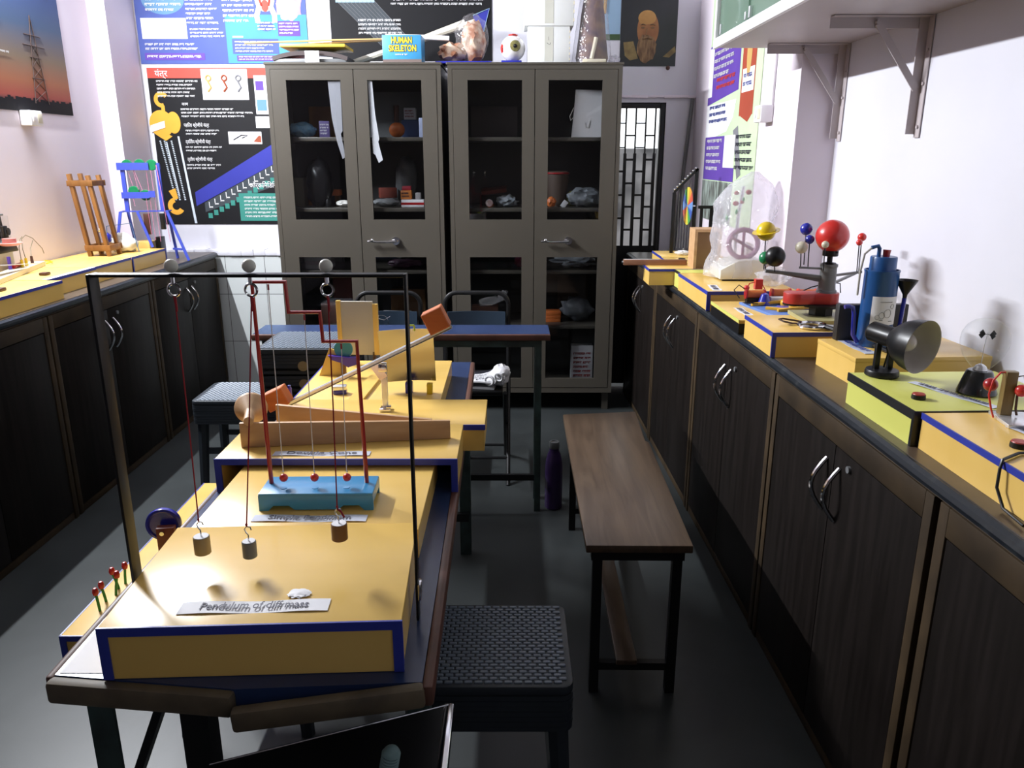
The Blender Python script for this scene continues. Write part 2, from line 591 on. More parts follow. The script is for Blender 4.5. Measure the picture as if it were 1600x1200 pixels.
# ------------------------------------------------------------------ the room
HC = 2.85
struct(MB().box(-2.3, 1.3, -1.9, 4.9, -0.1, 0).build('floor', 'floor', smooth=False))
struct(MB().box(-2.3, 1.3, -1.9, 4.9, HC, HC + 0.1).build('ceiling', 'ceiling', smooth=False))
struct(MB().box(-2.3, -2.2, -1.8, 4.9, 0, HC).build('wall_left', 'wall', smooth=False))
struct(MB().box(1.2, 1.3, -1.8, 4.9, 0, HC).build('wall_right', 'wall_white', smooth=False))
struct(MB().box(-2.3, 1.3, -1.9, -1.8, 0, HC).build('wall_front', mat('bounce_cut_paint', (0.10, 0.085, 0.085), 0.7), smooth=False))  # unseen near wall, its colour darkened to cut bounced fill light
DX0, DX1, DZ = 0.50, 0.885, 1.70
_w = MB()
_w.box(-2.2, DX0, 4.75, 4.87, 0, HC).box(DX1, 1.2, 4.75, 4.87, 0, HC).box(DX0, DX1, 4.75, 4.87, DZ, HC)
struct(_w.build('wall_back', 'wall_white', smooth=False))
# pilasters in the two far corners
struct(MB().box(-2.2, -2.105, 4.42, 4.75, 0, HC).build('trim_1', 'wall', smooth=False))
struct(MB().box(1.05, 1.2, 3.04, 4.75, 0, HC).build('trim_2', 'wall', smooth=False))
# tiled lower part of the far wall with its plastered ledge, and the rough line over the door
struct(MB().box(-2.105, -1.0, 4.69, 4.75, 0, 0.835).build('trim_3', 'tile', smooth=False))
_l = MB()
rl = random.Random(4)
for i in range(16):
    xa = -2.1 + i * 0.07
    _l.box(xa, xa + 0.071, 4.675 + rl.random() * 0.008, 4.75, 0.835, 0.868 + rl.random() * 0.008, 0.004)
struct(_l.build('trim_4', 'wall_white'))
_l = MB()
for i in range(12):
    xa = 0.50 + i * 0.046
    _l.box(xa, xa + 0.047, 4.735 - rl.random() * 0.006, 4.75, 1.722 + rl.random() * 0.004, 1.736 + rl.random() * 0.004, 0.002)
struct(_l.build('trim_5', 'wall'))

# outdoors behind the grille door
o = MB().box(-1.2, 3.2, 6.5, 6.6, -0.2, 1.465).build('yard_wall', 'out_grey', smooth=False)
struct(o)
struct(MB().box(-1.2, 3.2, 4.9, 6.5, -0.3, -0.1).build('yard_ground', 'out_brick', smooth=False))

# the barred door
door = struct(MB().box(DX0, DX0 + 0.03, 4.76, 4.80, 0, DZ, 0.003).box(DX1 - 0.03, DX1, 4.76, 4.80, 0, DZ, 0.003)
              .box(DX0 + 0.03, DX1 - 0.03, 4.76, 4.80, DZ - 0.03, DZ, 0.003).build('door_1', 'black_metal'))
MB().box(DX0 + 0.03, DX1 - 0.03, 4.772, 4.782, 0.02, 0.885).build('lower_sheet', 'black_metal', door)
_g = MB()
xs = [0.545, 0.605, 0.662, 0.719, 0.777, 0.832]
for i, x in enumerate(xs):
    zt = DZ - 0.03
    _g.box(x - 0.0045, x + 0.0045, 4.772, 4.781, 1.42, zt)
    _g.box(x - 0.009, x + 0.009, 4.768, 4.783, 0.885, 1.42)
for i in range(len(xs) - 1):
    for k in range(6):
        z = 0.98 + k * 0.135 + (0.068 if i % 2 else 0)
        if z < DZ - 0.05:
            th = 0.004 if z > 1.42 else 0.006
            _g.box(xs[i], xs[i + 1], 4.773, 4.780, z - th, z + th)
_g.build('bars', 'black_metal', door, smooth=False)
MB().ring((0.605, 4.755, 0.845), 0.016, 0.004, (0, 1, 0)).cyl((0.605, 4.772, 0.845), (0.605, 4.755, 0.845), 0.007).build('lock_ring', 'chrome', door)
# dark leaning rod beside the door
tag(MB().tube([(0.878, 4.66, 0.0), (0.985, 4.72, 1.10), (1.03, 4.73, 1.72)], 0.011, 8).build('leaning_pole', 'grey_plastic'),
    'thin grey pole leaning in the far right corner beside the barred door', 'pole')

# ------------------------------------------------------------------ tube lights
def tube_light(label, loc, rz, L, power, tilt):
    t = thing('tube_light', label, 'light', loc, rz)
    MB().box(-L / 2, L / 2, -0.03, 0.0, -0.02, 0.02, 0.004).build('batten', 'white', t)
    MB().cyl((-L / 2 + 0.03, -0.045, 0), (L / 2 - 0.03, -0.045, 0), 0.013).build('glass_tube', 'tube', t)
    for s in (-1, 1):
        MB().box(s * (L / 2 - 0.02) - 0.012, s * (L / 2 - 0.02) + 0.012, -0.06, -0.03, -0.018, 0.018, 0.003).build('lamp_holder', 'white', t)
    R = Matrix.Rotation(rz, 4, 'Z')
    p = Vector(loc) + R @ Vector((0, -0.07, 0))
    d = R @ Vector((0, -1, -tilt))
    ld = bpy.data.lights.new('tube_lamp', 'AREA')
    ld.shape = 'RECTANGLE'
    ld.size = L - 0.06
    ld.size_y = 0.04
    ld.energy = power
    ld.color = (0.93, 0.96, 1.0)
    lo = bpy.data.objects.new('tube_lamp', ld)
    COL.objects.link(lo)
    lo.location = p
    z = -d.normalized()
    x = (R @ Vector((1, 0, 0))).normalized()
    y = z.cross(x)
    lo.rotation_euler = Matrix((x, y, z)).transposed().to_euler()
    return t


tube_light('white tube light high on the left wall', (-2.2, LAMP_MAIN['loc'][1], LAMP_MAIN['loc'][2]), PI / 2, 1.2, LAMP_MAIN['power'], 0.45)
tube_light('white tube light on the wall behind the viewer', (LAMP_BACK['loc'][0], -1.8, LAMP_BACK['loc'][2]), PI, 1.2, LAMP_BACK['power'], 0.45)

# ------------------------------------------------------------------ fitted counters
def cupboard(label, loc, rz, W, D, facing_right, handle_u=(0.44, 0.53), H=0.822):
    """local: x along the front 0..W, y = 0 front face, depth towards +y"""
    t = thing('counter_cupboard', label, 'cupboard', loc, rz, 'built-in counter cupboards')
    MB().box(0, W, 0.02, D, 0.0, H).build('carcass', 'cabinet_wood', t, smooth=False)
    f = MB()
    f.box(0, 0.028, 0, 0.02, 0.0, H, 0.002).box(W - 0.028, W, 0, 0.02, 0.0, H, 0.002)
    f.box(0.028, W - 0.028, 0, 0.02, H - 0.055, H, 0.002).box(0.028, W - 0.028, 0.004, 0.02, 0, 0.03, 0.002)
    f.build('face_frame', 'frame_wood', t)
    mid = W / 2
    for s, (a, b) in enumerate(((0.031, mid - 0.0015), (mid + 0.0015, W - 0.031))):
        d = MB().box(a, b, 0.002, 0.019, 0.033, H - 0.058, 0.0015).build('door', 'cabinet_wood', t)
        hx = mid - 0.035 if s == 0 else mid + 0.035
        pts = []
        for k in range(9):
            u = k / 8
            pts.append((hx + (0.012 if s else -0.012) * 0, 0.001 - 0.032 * math.sin(PI * u), H - 0.10 - 0.13 * u))
        MB().tube(pts, 0.0055, 8).build('handle', 'chrome', d)
        if s == 1:
            MB().cyl((hx + 0.045, 0.003, H - 0.085), (hx + 0.045, -0.004, H - 0.085), 0.008).build('lock', 'grey_plastic', d)
    return t


RT = 0.0185
def rx(y):
    return 0.695 + RT * (4.2 - y)

for lab, ya, yb, dep in (
        ('dark laminate cupboard under the right counter, farthest one, beside the barred door', 3.81, 4.64, 0.33),
        ('dark laminate cupboard under the right counter below the white weighing base', 2.98, 3.80, 0.33),
        ('dark laminate cupboard under the right counter below the orrery', 2.10, 2.97, 0.42),
        ('dark laminate cupboard under the right counter below the lime box and desk lamp', 1.275, 2.09, 0.42),
        ('dark laminate cupboard under the right counter, nearest one, below the big yellow box', 0.45, 1.255, 0.42)):
    # front faces -x: local +x runs towards -y
    cupboard(lab, (rx(yb), yb, 0), -PI / 2 + RT, yb - ya, dep, True)
for lab, ya, yb in (
        ('dark laminate cupboard under the left counter, far one, against the tiled wall', 3.79, 4.66),
        ('dark laminate cupboard under the left counter, second from the tiled wall', 2.91, 3.78),
        ('dark laminate cupboard under the left counter, nearest one, at the left edge', 2.03, 2.90)):
    cupboard(lab, (-1.755, ya, 0), PI / 2, yb - ya, 0.42, False)

# worktops (continuous slabs with rounded dark lip)
def worktop(label, poly, lip_pts):
    t = thing('worktop', label, 'worktop', (0, 0, 0.8225))
    MB().prism(poly, 0.0358).build('slab', 'worktop', t, smooth=False)
    MB().tube(lip_pts, 0.0152, 10).build('edge_lip', 'lip', t)
    return t

yn, yf = 0.45, 4.66
worktop('long brown worktop with dark rounded lip along the right wall',
        [(rx(yn) + 0.004, yn), (1.198, yn), (1.198, 3.036), (1.048, 3.038), (1.048, yf), (rx(yf) + 0.004, yf)],
        [(rx(yn + (yf - yn) * k / 24) + 0.004 + 0.0012 * math.sin(k * 2.1), yn + (yf - yn) * k / 24, 0.0198 + 0.0008 * math.sin(k * 1.3)) for k in range(25)])
worktop('long brown worktop with dark rounded lip along the left wall',
        [(-2.198, 2.03), (-1.762, 2.03), (-1.762, 4.665), (-2.102, 4.665), (-2.102, 4.418), (-2.198, 4.418)],
        [(-1.762 + 0.0012 * math.sin(k * 1.7), 2.03 + 2.635 * k / 16, 0.0198) for k in range(17)])
WT = 0.8585

# ------------------------------------------------------------------ yellow exhibit boxes
def ybox(label, cx, cy, z, w, d, h, rz=0.0, trim='blue_trim', top='yellow', front='yellow', side='yellow',
         name='exhibit_box', open_front=False, cat='box', group='exhibit boxes', tw=0.012, corner_trim=True, edges=('f', 'l', 'r')):
    """w along x, d along y, front face towards -y; origin at the base centre"""
    t = thing(name, label, cat, (cx, cy, z), rz, group)
    X, Y = w / 2, d / 2
    th = 0.012
    MB().box(-X, X, -Y, Y, h - th, h, 0.001).build('top_panel', top, t)
    f = MB()
    if open_front:
        f.box(-X + th, X - th, Y - th, Y - 0.001, 0, h - th).build('back_panel', front, t, smooth=False)
        MB().box(-X + 0.001, -X + th, -Y + 0.001, Y, 0, h - th).build('side_panel', front, t, smooth=False)
        MB().box(X - th, X - 0.001, -Y + 0.001, Y, 0, h - th).build('side_panel', front, t, smooth=False)
    else:
        f.box(-X + 0.001, X - 0.001, -Y + 0.001, -Y + 0.002, 0, h - th).build('front_panel', front, t, smooth=False)
        MB().box(-X + th, X - th, Y - th, Y - 0.001, 0, h - th).build('back_panel', front, t, smooth=False)
        MB().box(-X + 0.0012, -X + th, -Y + 0.002, Y - 0.001, 0, h - th).build('side_panel', side, t, smooth=False)
        MB().box(X - th, X - 0.0012, -Y + 0.002, Y - 0.001, 0, h - th).build('side_panel', side, t, smooth=False)
    e = MB()
    eh = tw * 1.05
    p = 0.0012
    if 'f' in edges:
        e.box(-X - p, X + p, -Y - p, -Y + 0.002, h - eh, h + 0.0004)
    if 'l' in edges:
        e.box(-X - p, -X + 0.002, -Y, Y, h - eh, h + 0.0004)
    if 'r' in edges:
        e.box(X - 0.002, X + p, -Y, Y, h - eh, h + 0.0004)
    if corner_trim:
        for s in (-1, 1):
            xo, xi = (s * (X + p), s * (X - tw))
            e.box(min(xo, xi), max(xo, xi), -Y - p, -Y + 0.003, 0, h - eh)
            if open_front:
                continue
            e.box(min(s * (X + p), s * (X - .002)), max(s * (X + p), s * (X - .002)), -Y, -Y + tw * 0.4, 0, h - eh)
    e.build('edging', trim, t, smooth=False)
    return t


def strip_label(parent, x, y, z, w, h, words, rz=0.0, m='paper_grey', ink='ink_soft', tape=True, size=None):
    s = MB()
    s.grid(lambda u, v: Vector(((u - .5) * w, (v - .5) * h, 0.0012 + 0.0012 * math.sin(u * 9))), 14, 1, thick=0.0005)
    lb = s.build('label', m, parent, (x, y, z), (0, 0, rz))
    if words:
        text(words, size or h * 0.8, lb, ink, (0, 0, 0.0034), width=w * 0.72)
    else:
        marks(w * 0.8, h * 0.8, 1, int(w * 1e4), lb, ink, (0, 0, 0.0032), (0, 0, 0), devanagari=False, fill=0.8, rag=0.1)
    return lb


TZ = 0.721
# ------------------------------------------------------------------ main table
t = thing('work_table', 'long navy-topped table with worn tan edging carrying the pendulum exhibits', 'table', (-0.375, 1.75, 0))
tl = MB()
tl.prism([(-0.250, -0.835), (0.005, -0.865), (0.254, -0.850), (0.232, 0.862), (-0.250, 0.862)], 0.028, m=Matrix.Translation((0, 0, 0.692)))
tl.build('table_top', 'table_blue', t, smooth=False)
pap = MB().box(-0.245, -0.17, -0.832, -0.55, 0.7202, 0.7208).build('paper_sheet', 'paper', t)
MB().bar((-0.256, -0.842, 0.702), (0.006, -0.872, 0.702), 0.02, 0.034, bev=0.006).build('front_edging', 'tan_edge', t)
MB().bar((0.008, -0.890, 0.692), (0.258, -0.858, 0.706), 0.02, 0.032, bev=0.006).build('front_edging', 'tan_edge', t)
MB().bar((0.262, -0.862, 0.705), (0.239, 0.862, 0.705), 0.016, 0.032, bev=0.005).build('side_edging', 'table_edge', t)
MB().bar((-0.256, -0.84, 0.705), (-0.256, 0.862, 0.705), 0.012, 0.030, bev=0.004).build('side_edging', 'table_edge', t)
for x, y in ((-0.222, -0.79), (0.205, -0.56), (-0.225, 0.83), (0.205, 0.83)):
    sgn = -1 if x < 0 else 1
    MB().box(x - 0.018, x + 0.018, y - 0.003, y + 0.003, 0, 0.692).box(x + sgn * 0.018 - 0.003, x + sgn * 0.018 + 0.003, y, y + 0.036, 0, 0.692).build('leg', 'teal_metal', t, smooth=False)
fr = MB()
fr.box(-0.235, 0.235, -0.80, -0.79, 0.645, 0.690).box(-0.24, -0.23, -0.79, 0.83, 0.645, 0.690).box(0.222, 0.232, -0.79, 0.83, 0.645, 0.690)
fr.box(-0.23, 0.225, 0.825, 0.835, 0.645, 0.69)
fr.box(-0.105, -0.065, -0.80, -0.765, 0.0, 0.69)
fr.bar((-0.215, -0.785, 0.44), (-0.125, -0.785, 0.66), 0.012, 0.026, up=(0, 1, 0))
fr.box(-0.23, -0.065, -0.79, -0.772, 0.14, 0.17).box(-0.23, 0.22, 0.81, 0.83, 0.14, 0.17)
fr.build('under_frame', 'black_metal', t, smooth=False)

# the row of boxes on it
A = ybox('yellow box nearest the camera carrying the black pendulum frame, with long paper label', -0.3565, 1.060, TZ, 0.402, 0.295, 0.079, rz=0.045, edges=('f',), tw=0.0125)
strip_label(A, -0.005, -0.105, 0.079, 0.205, 0.030, 'Pendulum of diff mass', 0.0, m='paper')
MB().blob((0.05, -0.075, 0.0812), (0.016, 0.012, 0.002), 3, 0.4).build('paint_mark', 'print_white', A)
B = ybox('yellow box under the small blue and red pendulum stand, with narrow label strip', -0.363, 1.420, TZ, 0.400, 0.365, 0.055, rz=0.0, edges=(), corner_trim=False)
strip_label(B, 0.0, -0.14, 0.055, 0.205, 0.026, 'Simple Pendulum')
C = ybox('open-fronted yellow box with blue rim carrying the wooden double cone track', -0.368, 1.632, TZ, 0.506, 0.222, 0.074, open_front=True, edges=('f',), tw=0.0125)
strip_label(C, -0.035, -0.082, 0.074, 0.205, 0.024, 'Double Cone')
D = ybox('yellow box behind the double cone, jutting over the table edge, under the see-saw bar', -0.315, 1.862, TZ, 0.500, 0.204, 0.066, edges=('f',), corner_trim=False)
EE = ybox('low yellow box at the far end of the table with a blue left rim', -0.393, 2.215, TZ, 0.400, 0.44, 0.050, edges=('l',), corner_trim=False, front='yellow')

# black pendulum frame and its three weights
FY = 1.052
t = thing('pendulum_frame', 'black flat-bar frame with three white balls on top, straddling the nearest box', 'pendulum', (-0.355, FY, TZ))
fr = MB()
fr.box(-0.210, 0.210, -0.009, 0.009, 0.524, 0.5285, 0.001)
fr.box(-0.2135, -0.2090, -0.013, 0.013, 0.0, 0.5285, 0.001)
fr.box(0.2095, 0.2135, -0.009, 0.009, 0.0, 0.5285, 0.001)
fr.build('flat_bar', 'black_metal', t)
MB().box(0.2130, 0.2180, -0.010, 0.010, 0.035, 0.062, 0.001).build('clip', 'chrome', t)
hooks = (-0.103, 0.0015, 0.105)
for i, x in enumerate(hooks):
    MB().sph((x, 0, 0.5385), 0.0092, 20).build('ball', 'offwhite', t)
    MB().ring((x, 0, 0.506), 0.0085, 0.0018, (0.15, 1, 0)).cyl((x, 0, 0.514), (x, 0, 0.526), 0.0028, seg=8).build('eye_ring', 'chrome', t)
wts = [(-0.103, -0.462, FY + 0.0, 0.845, 'cream', 'pale brass weight hanging from the left end of the black frame', 0.012, 0.028),
       (0.0015, -0.392, FY + 0.0, 0.838, 'grey_plastic', 'dark grey weight hanging in the middle of the black frame', 0.0105, 0.026),
       (0.105, -0.256, FY + 0.0, 0.867, 'brown_wood', 'brown weight hanging from the right end of the black frame', 0.012, 0.026)]
for hx, wx, wy, wz, mk, lab, r, hh in wts:
    w = thing('hanging_weight', lab, 'weight', (wx, wy, wz - hh / 2), 0, 'pendulum weights')
    mk2 = {'cream': 'gold', 'grey_plastic': 'grey_plastic', 'brown_wood': 'brown_wood'}[mk]
    MB().lathe([(0, 0), (r - 0.001, 0), (r, 0.001), (r, hh - 0.001), (r - 0.001, hh), (0, hh)], 24).build('cylinder_body', mk2, w)
    MB().cyl((0, 0, hh - 0.0005), (0, 0, hh + 0.0004), r - 0.0012).build('top_cap', 'paper', w)
    MB().tube([(0, 0, hh), (0, 0, hh + 0.010), (-0.003, 0, hh + 0.014), (-0.0045, 0, hh + 0.019), (-0.001, 0, hh + 0.0235), (0.004, 0, hh + 0.0225), (0.0052, 0, hh + 0.018)], 0.0011, 8).build('hook', 'chrome', w)
    top = Vector((-0.355 + hx - wx, FY - wy, TZ + 0.4985 - (wz - hh / 2)))
    bot = Vector((-0.001, 0, hh + 0.0235))
    th = MB()
    th.tube([bot, bot.lerp(top, 0.5) + Vector((0.0006, 0, 0)), top], 0.0010, 6)
    th.tube([top, top + (bot - top).normalized() * 0.022 + Vector((0.0012, 0, 0))], [0.0022, 0.0012], 6)
    th.blob(tuple(bot + Vector((0, 0, 0.003))), (0.0022, 0.0022, 0.003), 2, 0.2, sub=1)
    if hx > 0.05:
        th.tube([bot, bot + Vector((0.006, -0.002, -0.004)), bot + Vector((0.010, -0.002, -0.013))], 0.0016, 6)
    th.build('thread', 'red_thread', w)

# small stepped pendulum stand
t = thing('stepped_pendulum_stand', 'red stepped wire stand with three red bobs on a sky-blue base', 'pendulum', (-0.360, 1.352, TZ + 0.055), 0.02)
bs = MB()
prof = [(-0.1045, 0), (-0.088, 0), (-0.078, 0.010), (-0.050, 0.010), (-0.040, 0.002), (0.040, 0.002), (0.050, 0.010), (0.078, 0.010), (0.088, 0), (0.1045, 0), (0.1045, 0.030), (-0.1045, 0.030)]
Rf = Matrix.Rotation(PI / 2, 4, 'X')
bs.prism(prof, 0.006, m=Matrix.Translation((0, -0.032, 0)) @ Rf)
bs.prism(prof, 0.006, m=Matrix.Translation((0, 0.044, 0)) @ Rf)
bs.box(-0.1045, 0.1045, -0.038, 0.044, 0.027, 0.034, 0.002)
bs.box(-0.1045, -0.099, -0.034, 0.040, 0.008, 0.030).box(0.099, 0.1045, -0.034, 0.040, 0.014, 0.030)
for dx in (-0.064, -0.006, 0.052):
    bs.cyl((dx, -0.012, 0.0335), (dx, -0.012, 0.0348), 0.006)
bs.build('base', 'blue_enamel', t)
zz = 0.034
P = [(-0.093, 0.012, zz), (-0.095, 0.012, 0.414), (-0.037, 0.012, 0.414), (-0.035, 0.012, 0.360), (0.020, 0.012, 0.360), (0.022, 0.012, 0.307), (0.082, 0.012, 0.307), (0.086, 0.012, zz)]
MB().tube(P, 0.0042, 10).build('stepped_wire', 'dark_red', t)
for i, (px, pz) in enumerate(((-0.067, 0.414), (-0.008, 0.360), (0.054, 0.307))):
    bx_ = px + 0.003 - 0.002 * i
    MB().tube([(px, 0.012, pz - 0.004), (px, 0.012, pz - 0.014)], 0.0018, 6).build('peg', 'dark_red', t)
    b_ = MB().sph((bx_, -0.006, 0.052), 0.0078, 18).build('bob', 'red', t)
    MB().tube([(px, 0.012, pz - 0.013), (bx_, -0.006, 0.064)], 0.0008, 6).build('string', 'print_white', b_)
    MB().tube([(bx_, -0.006, 0.059), (bx_ + 0.0015, -0.006, 0.0635), (bx_, -0.006, 0.066), (bx_ - 0.0012, -0.006, 0.0635)], 0.0009, 6).build('eyelet', 'chrome', b_)

# double cone on V track
ZC = TZ + 0.074
t = thing('cone_track', 'V-shaped track of two pale wooden boards on the blue-rimmed open box', 'track', (-0.37, 1.62, ZC + 0.0006))
def slab(a, b, h0, h1, thick):
    a = Vector(a)
    b = Vector(b)
    d = (b - a).normalized()
    n = Vector((-d.y, d.x)) * thick / 2
    bm_ = MB()
    tb = bmesh.new()
    q = [a - n, b - n, b + n, a + n]
    hs = [h0, h1, h1, h0]
    lo = [tb.verts.new((p.x, p.y, 0)) for p in q]
    hi = [tb.verts.new((p.x, p.y, hh)) for p, hh in zip(q, hs)]
    tb.faces.new(list(reversed(lo)))
    tb.faces.new(hi)
    for i in range(4):
        j = (i + 1) % 4
        tb.faces.new((lo[i], lo[j], hi[j], hi[i]))
    bmesh.ops.recalc_face_normals(tb, faces=tb.faces)
    bmesh.ops.bevel(tb, geom=list(tb.edges), offset=0.0012, segments=2, affect='EDGES', profile=0.5)
    bm_._take(tb)
    return bm_
slab((-0.216, -0.030), (0.232, 0.028), 0.056, 0.042, 0.010).build('front_board', 'pale_wood', t)
slab((-0.175, 0.100), (0.190, 0.036), 0.056, 0.042, 0.010).build('rear_board', 'pale_wood', t)
ct = thing('double_cone', 'turned wooden double cone resting across the left end of the track', 'cone', (-0.583, 1.662, ZC + 0.066))
cm = MB()
Rc = Matrix.Rotation(PI / 2 - 0.0, 4, 'X')
cm.lathe([(0, -0.080), (0.0095, -0.079), (0.0108, -0.076), (0.0108, -0.042), (0.014, -0.036), (0.034, -0.006), (0.036, -0.002), (0.036, 0.002), (0.034, 0.006), (0.014, 0.036), (0.0108, 0.042), (0.0108, 0.092), (0.0095, 0.095), (0, 0.096)], 32, m=Matrix.Rotation(0.25, 4, 'Z') @ Rc)
cm.build('cone_body', 'pale_wood', ct)
tag(ct, 'turned wooden double cone resting across the left end of the track', 'cone')

# see-saw bar
t = thing('balance_bar', 'aluminium channel bar tilted on a steel post with a wooden block at each end', 'balance', (-0.318, 1.872, TZ + 0.066))
MB().box(-0.0075, 0.0075, -0.003, 0.003, 0.0, 0.125, 0.001).build('post', 'aluminium', t)
MB().box(-0.014, 0.014, -0.016, 0.016, 0.0, 0.008, 0.002).cyl((0.004, -0.010, 0.012), (0.016, -0.010, 0.012), 0.0055).build('foot_bracket', 'chrome', t)
pa, pb = Vector((-0.258, -0.012, 0.008)), Vector((0.172, -0.012, 0.216))
dd = (pb - pa).normalized()
up = Vector((0, 1, 0)).cross(dd) * -1
up = dd.cross(Vector((0, -1, 0)))
cb = MB()
cb.bar(pa, pb, 0.020, 0.003, up=(-dd.z, 0, dd.x))
cb.bar(pa + Vector((0, -0.009, 0)) + Vector((-dd.z, 0, dd.x)) * 0.004, pb + Vector((0, -0.009, 0)) + Vector((-dd.z, 0, dd.x)) * 0.004, 0.002, 0.009, up=(-dd.z, 0, dd.x))
cb.bar(pa + Vector((0, 0.009, 0)) + Vector((-dd.z, 0, dd.x)) * 0.004, pb + Vector((0, 0.009, 0)) + Vector((-dd.z, 0, dd.x)) * 0.004, 0.002, 0.009, up=(-dd.z, 0, dd.x))
cb.build('channel_bar', 'aluminium', t)
MB().bar((-0.028, -0.004, 0.128), (0.000, -0.004, 0.085), 0.003, 0.022, up=(1, 0, 0.6)).cyl((0.0, -0.024, 0.116), (0.0, 0.006, 0.116), 0.006).box(-0.010, 0.012, -0.026, -0.018, 0.106, 0.126, 0.003).build('pivot_clamp', 'chrome', t)
an = math.atan2(dd.z, dd.x)
for nm, s, off in (('left', 0.025, 0), ('right', 0.985, 0)):
    c = pa.lerp(pb, s)
    R = Matrix.Translation(c) @ Matrix.Rotation(-an, 4, 'Y')
    if nm == 'right':
        MB().box(-0.0265, 0.0265, -0.024, 0.020, 0.006, 0.060, 0.002, m=R @ Matrix.Translation((-0.018, 0, 0.001)), seg=1).build('block', 'orange', t)
    else:
        MB().box(-0.036, 0.020, -0.020, 0.024, 0.006, 0.052, 0.002, m=R, seg=1).build('block', 'orange', t)

# reflecting steel sheet with its clip
t = thing('steel_mirror', 'upright polished steel sheet mirror behind the see-saw bar', 'mirror', (-0.285, 2.06, TZ + 0.050))
MB().grid(lambda u, v: Vector(((u - .5) * 0.148, 0.014 * (1 - (2 * u - 1) ** 2) + 0.026 - 0.040 * v, 0.030 + v * 0.155 + 0.006 * (u - .5))), 12, 2, thick=0.0012).build('sheet', 'mirror_steel', t)
MB().box(-0.010, 0.010, 0.006, 0.030, 0.0, 0.032, 0.003).build('holder', 'deep_blue', t)
MB().tube([(0.006, -0.012, 0.182), (0.006, -0.012, 0.194), (0.008, -0.012, 0.197), (0.022, -0.012, 0.197), (0.024, -0.012, 0.194), (0.024, -0.012, 0.182)], 0.0025, 8).build('spring_clip', 'lime_clip', t)
MB().box(0.05, 0.066, 0.0, 0.02, 0.0, 0.03, 0.002).build('magnet', 'yellow_ball', t)

# cream screen board with yellow rims and teal disc carrier
t = thing('screen_board', 'cream board with two yellow edge strips standing at the far end of the table', 'board', (-0.482, 2.395, TZ + 0.050), -0.05)
MB().box(-0.050, 0.050, -0.004, 0.004, 0.030, 0.200, 0.001).build('panel', 'board_cream', t)
MB().box(-0.064, -0.050, -0.006, 0.006, 0.030, 0.202, 0.001).build('edge_strip', 'yellow', t)
MB().box(0.050, 0.066, -0.006, 0.006, 0.030, 0.192, 0.001).build('edge_strip', 'yellow', t)
MB().box(-0.052, -0.044, -0.004, 0.012, 0.0, 0.04).box(0.044, 0.052, -0.004, 0.012, 0.0, 0.04).build('foot', 'brown', t)
t = thing('disc_carrier', 'teal disc standing in a violet wedge holder on the far yellow box', 'apparatus', (-0.502, 2.235, TZ + 0.050))
MB().lathe([(0, -0.004), (0.027, -0.004), (0.028, 0), (0.027, 0.004), (0, 0.004)], 32, m=Matrix.Translation((0.002, 0.02, 0.082)) @ Matrix.Rotation(PI / 2, 4, 'X')).build('disc', 'teal_disc', t)
MB().prism([(-0.042, 0.066), (0.042, 0.058), (0.046, 0.040), (0.016, 0.030), (-0.004, 0.044), (-0.030, 0.052)], 0.018, m=Matrix.Translation((0, 0.02, 0)) @ Matrix.Rotation(PI / 2, 4, 'X')).build('holder', 'purple', t)
MB().box(-0.006, 0.008, 0.004, 0.018, 0.0, 0.048).build('post', 'brown_wood', t)
MB().prism([(0, 0), (0.085, 0.0), (0.06, 0.075), (0.035, 0.085)], 0.006, m=Matrix.Translation((-0.075, 0.025, 0.0)) @ Matrix.Rotation(PI / 2, 4, 'X')).build('backing_sheet', 'yellow', t)
t = thing('bar_magnet', 'blue and silver block lying on the yellow box in front of the teal disc', 'magnet', (-0.475, 2.07, TZ + 0.050), 0.1)
MB().box(-0.018, 0.018, -0.012, 0.012, 0, 0.012, 0.002).build('blue_half', 'deep_blue', t)
MB().box(-0.018, 0.018, -0.012, 0.012, 0.012, 0.024, 0.002).build('silver_half', 'aluminium', t)
tag(MB().prism([(-0.02, -0.14), (0.02, -0.14), (0.035, 0.14), (0.0, 0.14)], 0.008, m=Matrix.Identity(4)).build('sample_strip', 'yellow', loc=(-0.42, 2.10, TZ + 0.050)),
    'narrow yellow strip lying lengthwise on the low yellow box', 'strip')
t = thing('marker_pen', 'violet marker standing upright beside the left end of the see-saw', 'pen', (-0.575, 1.935, TZ + 0.066))
MB().cyl((0, 0, 0), (0, 0, 0.040), 0.0055).build('barrel', 'purple', t)
MB().cyl((0, 0, 0.040), (0, 0, 0.047), 0.004).build('cap', 'deep_blue', t)

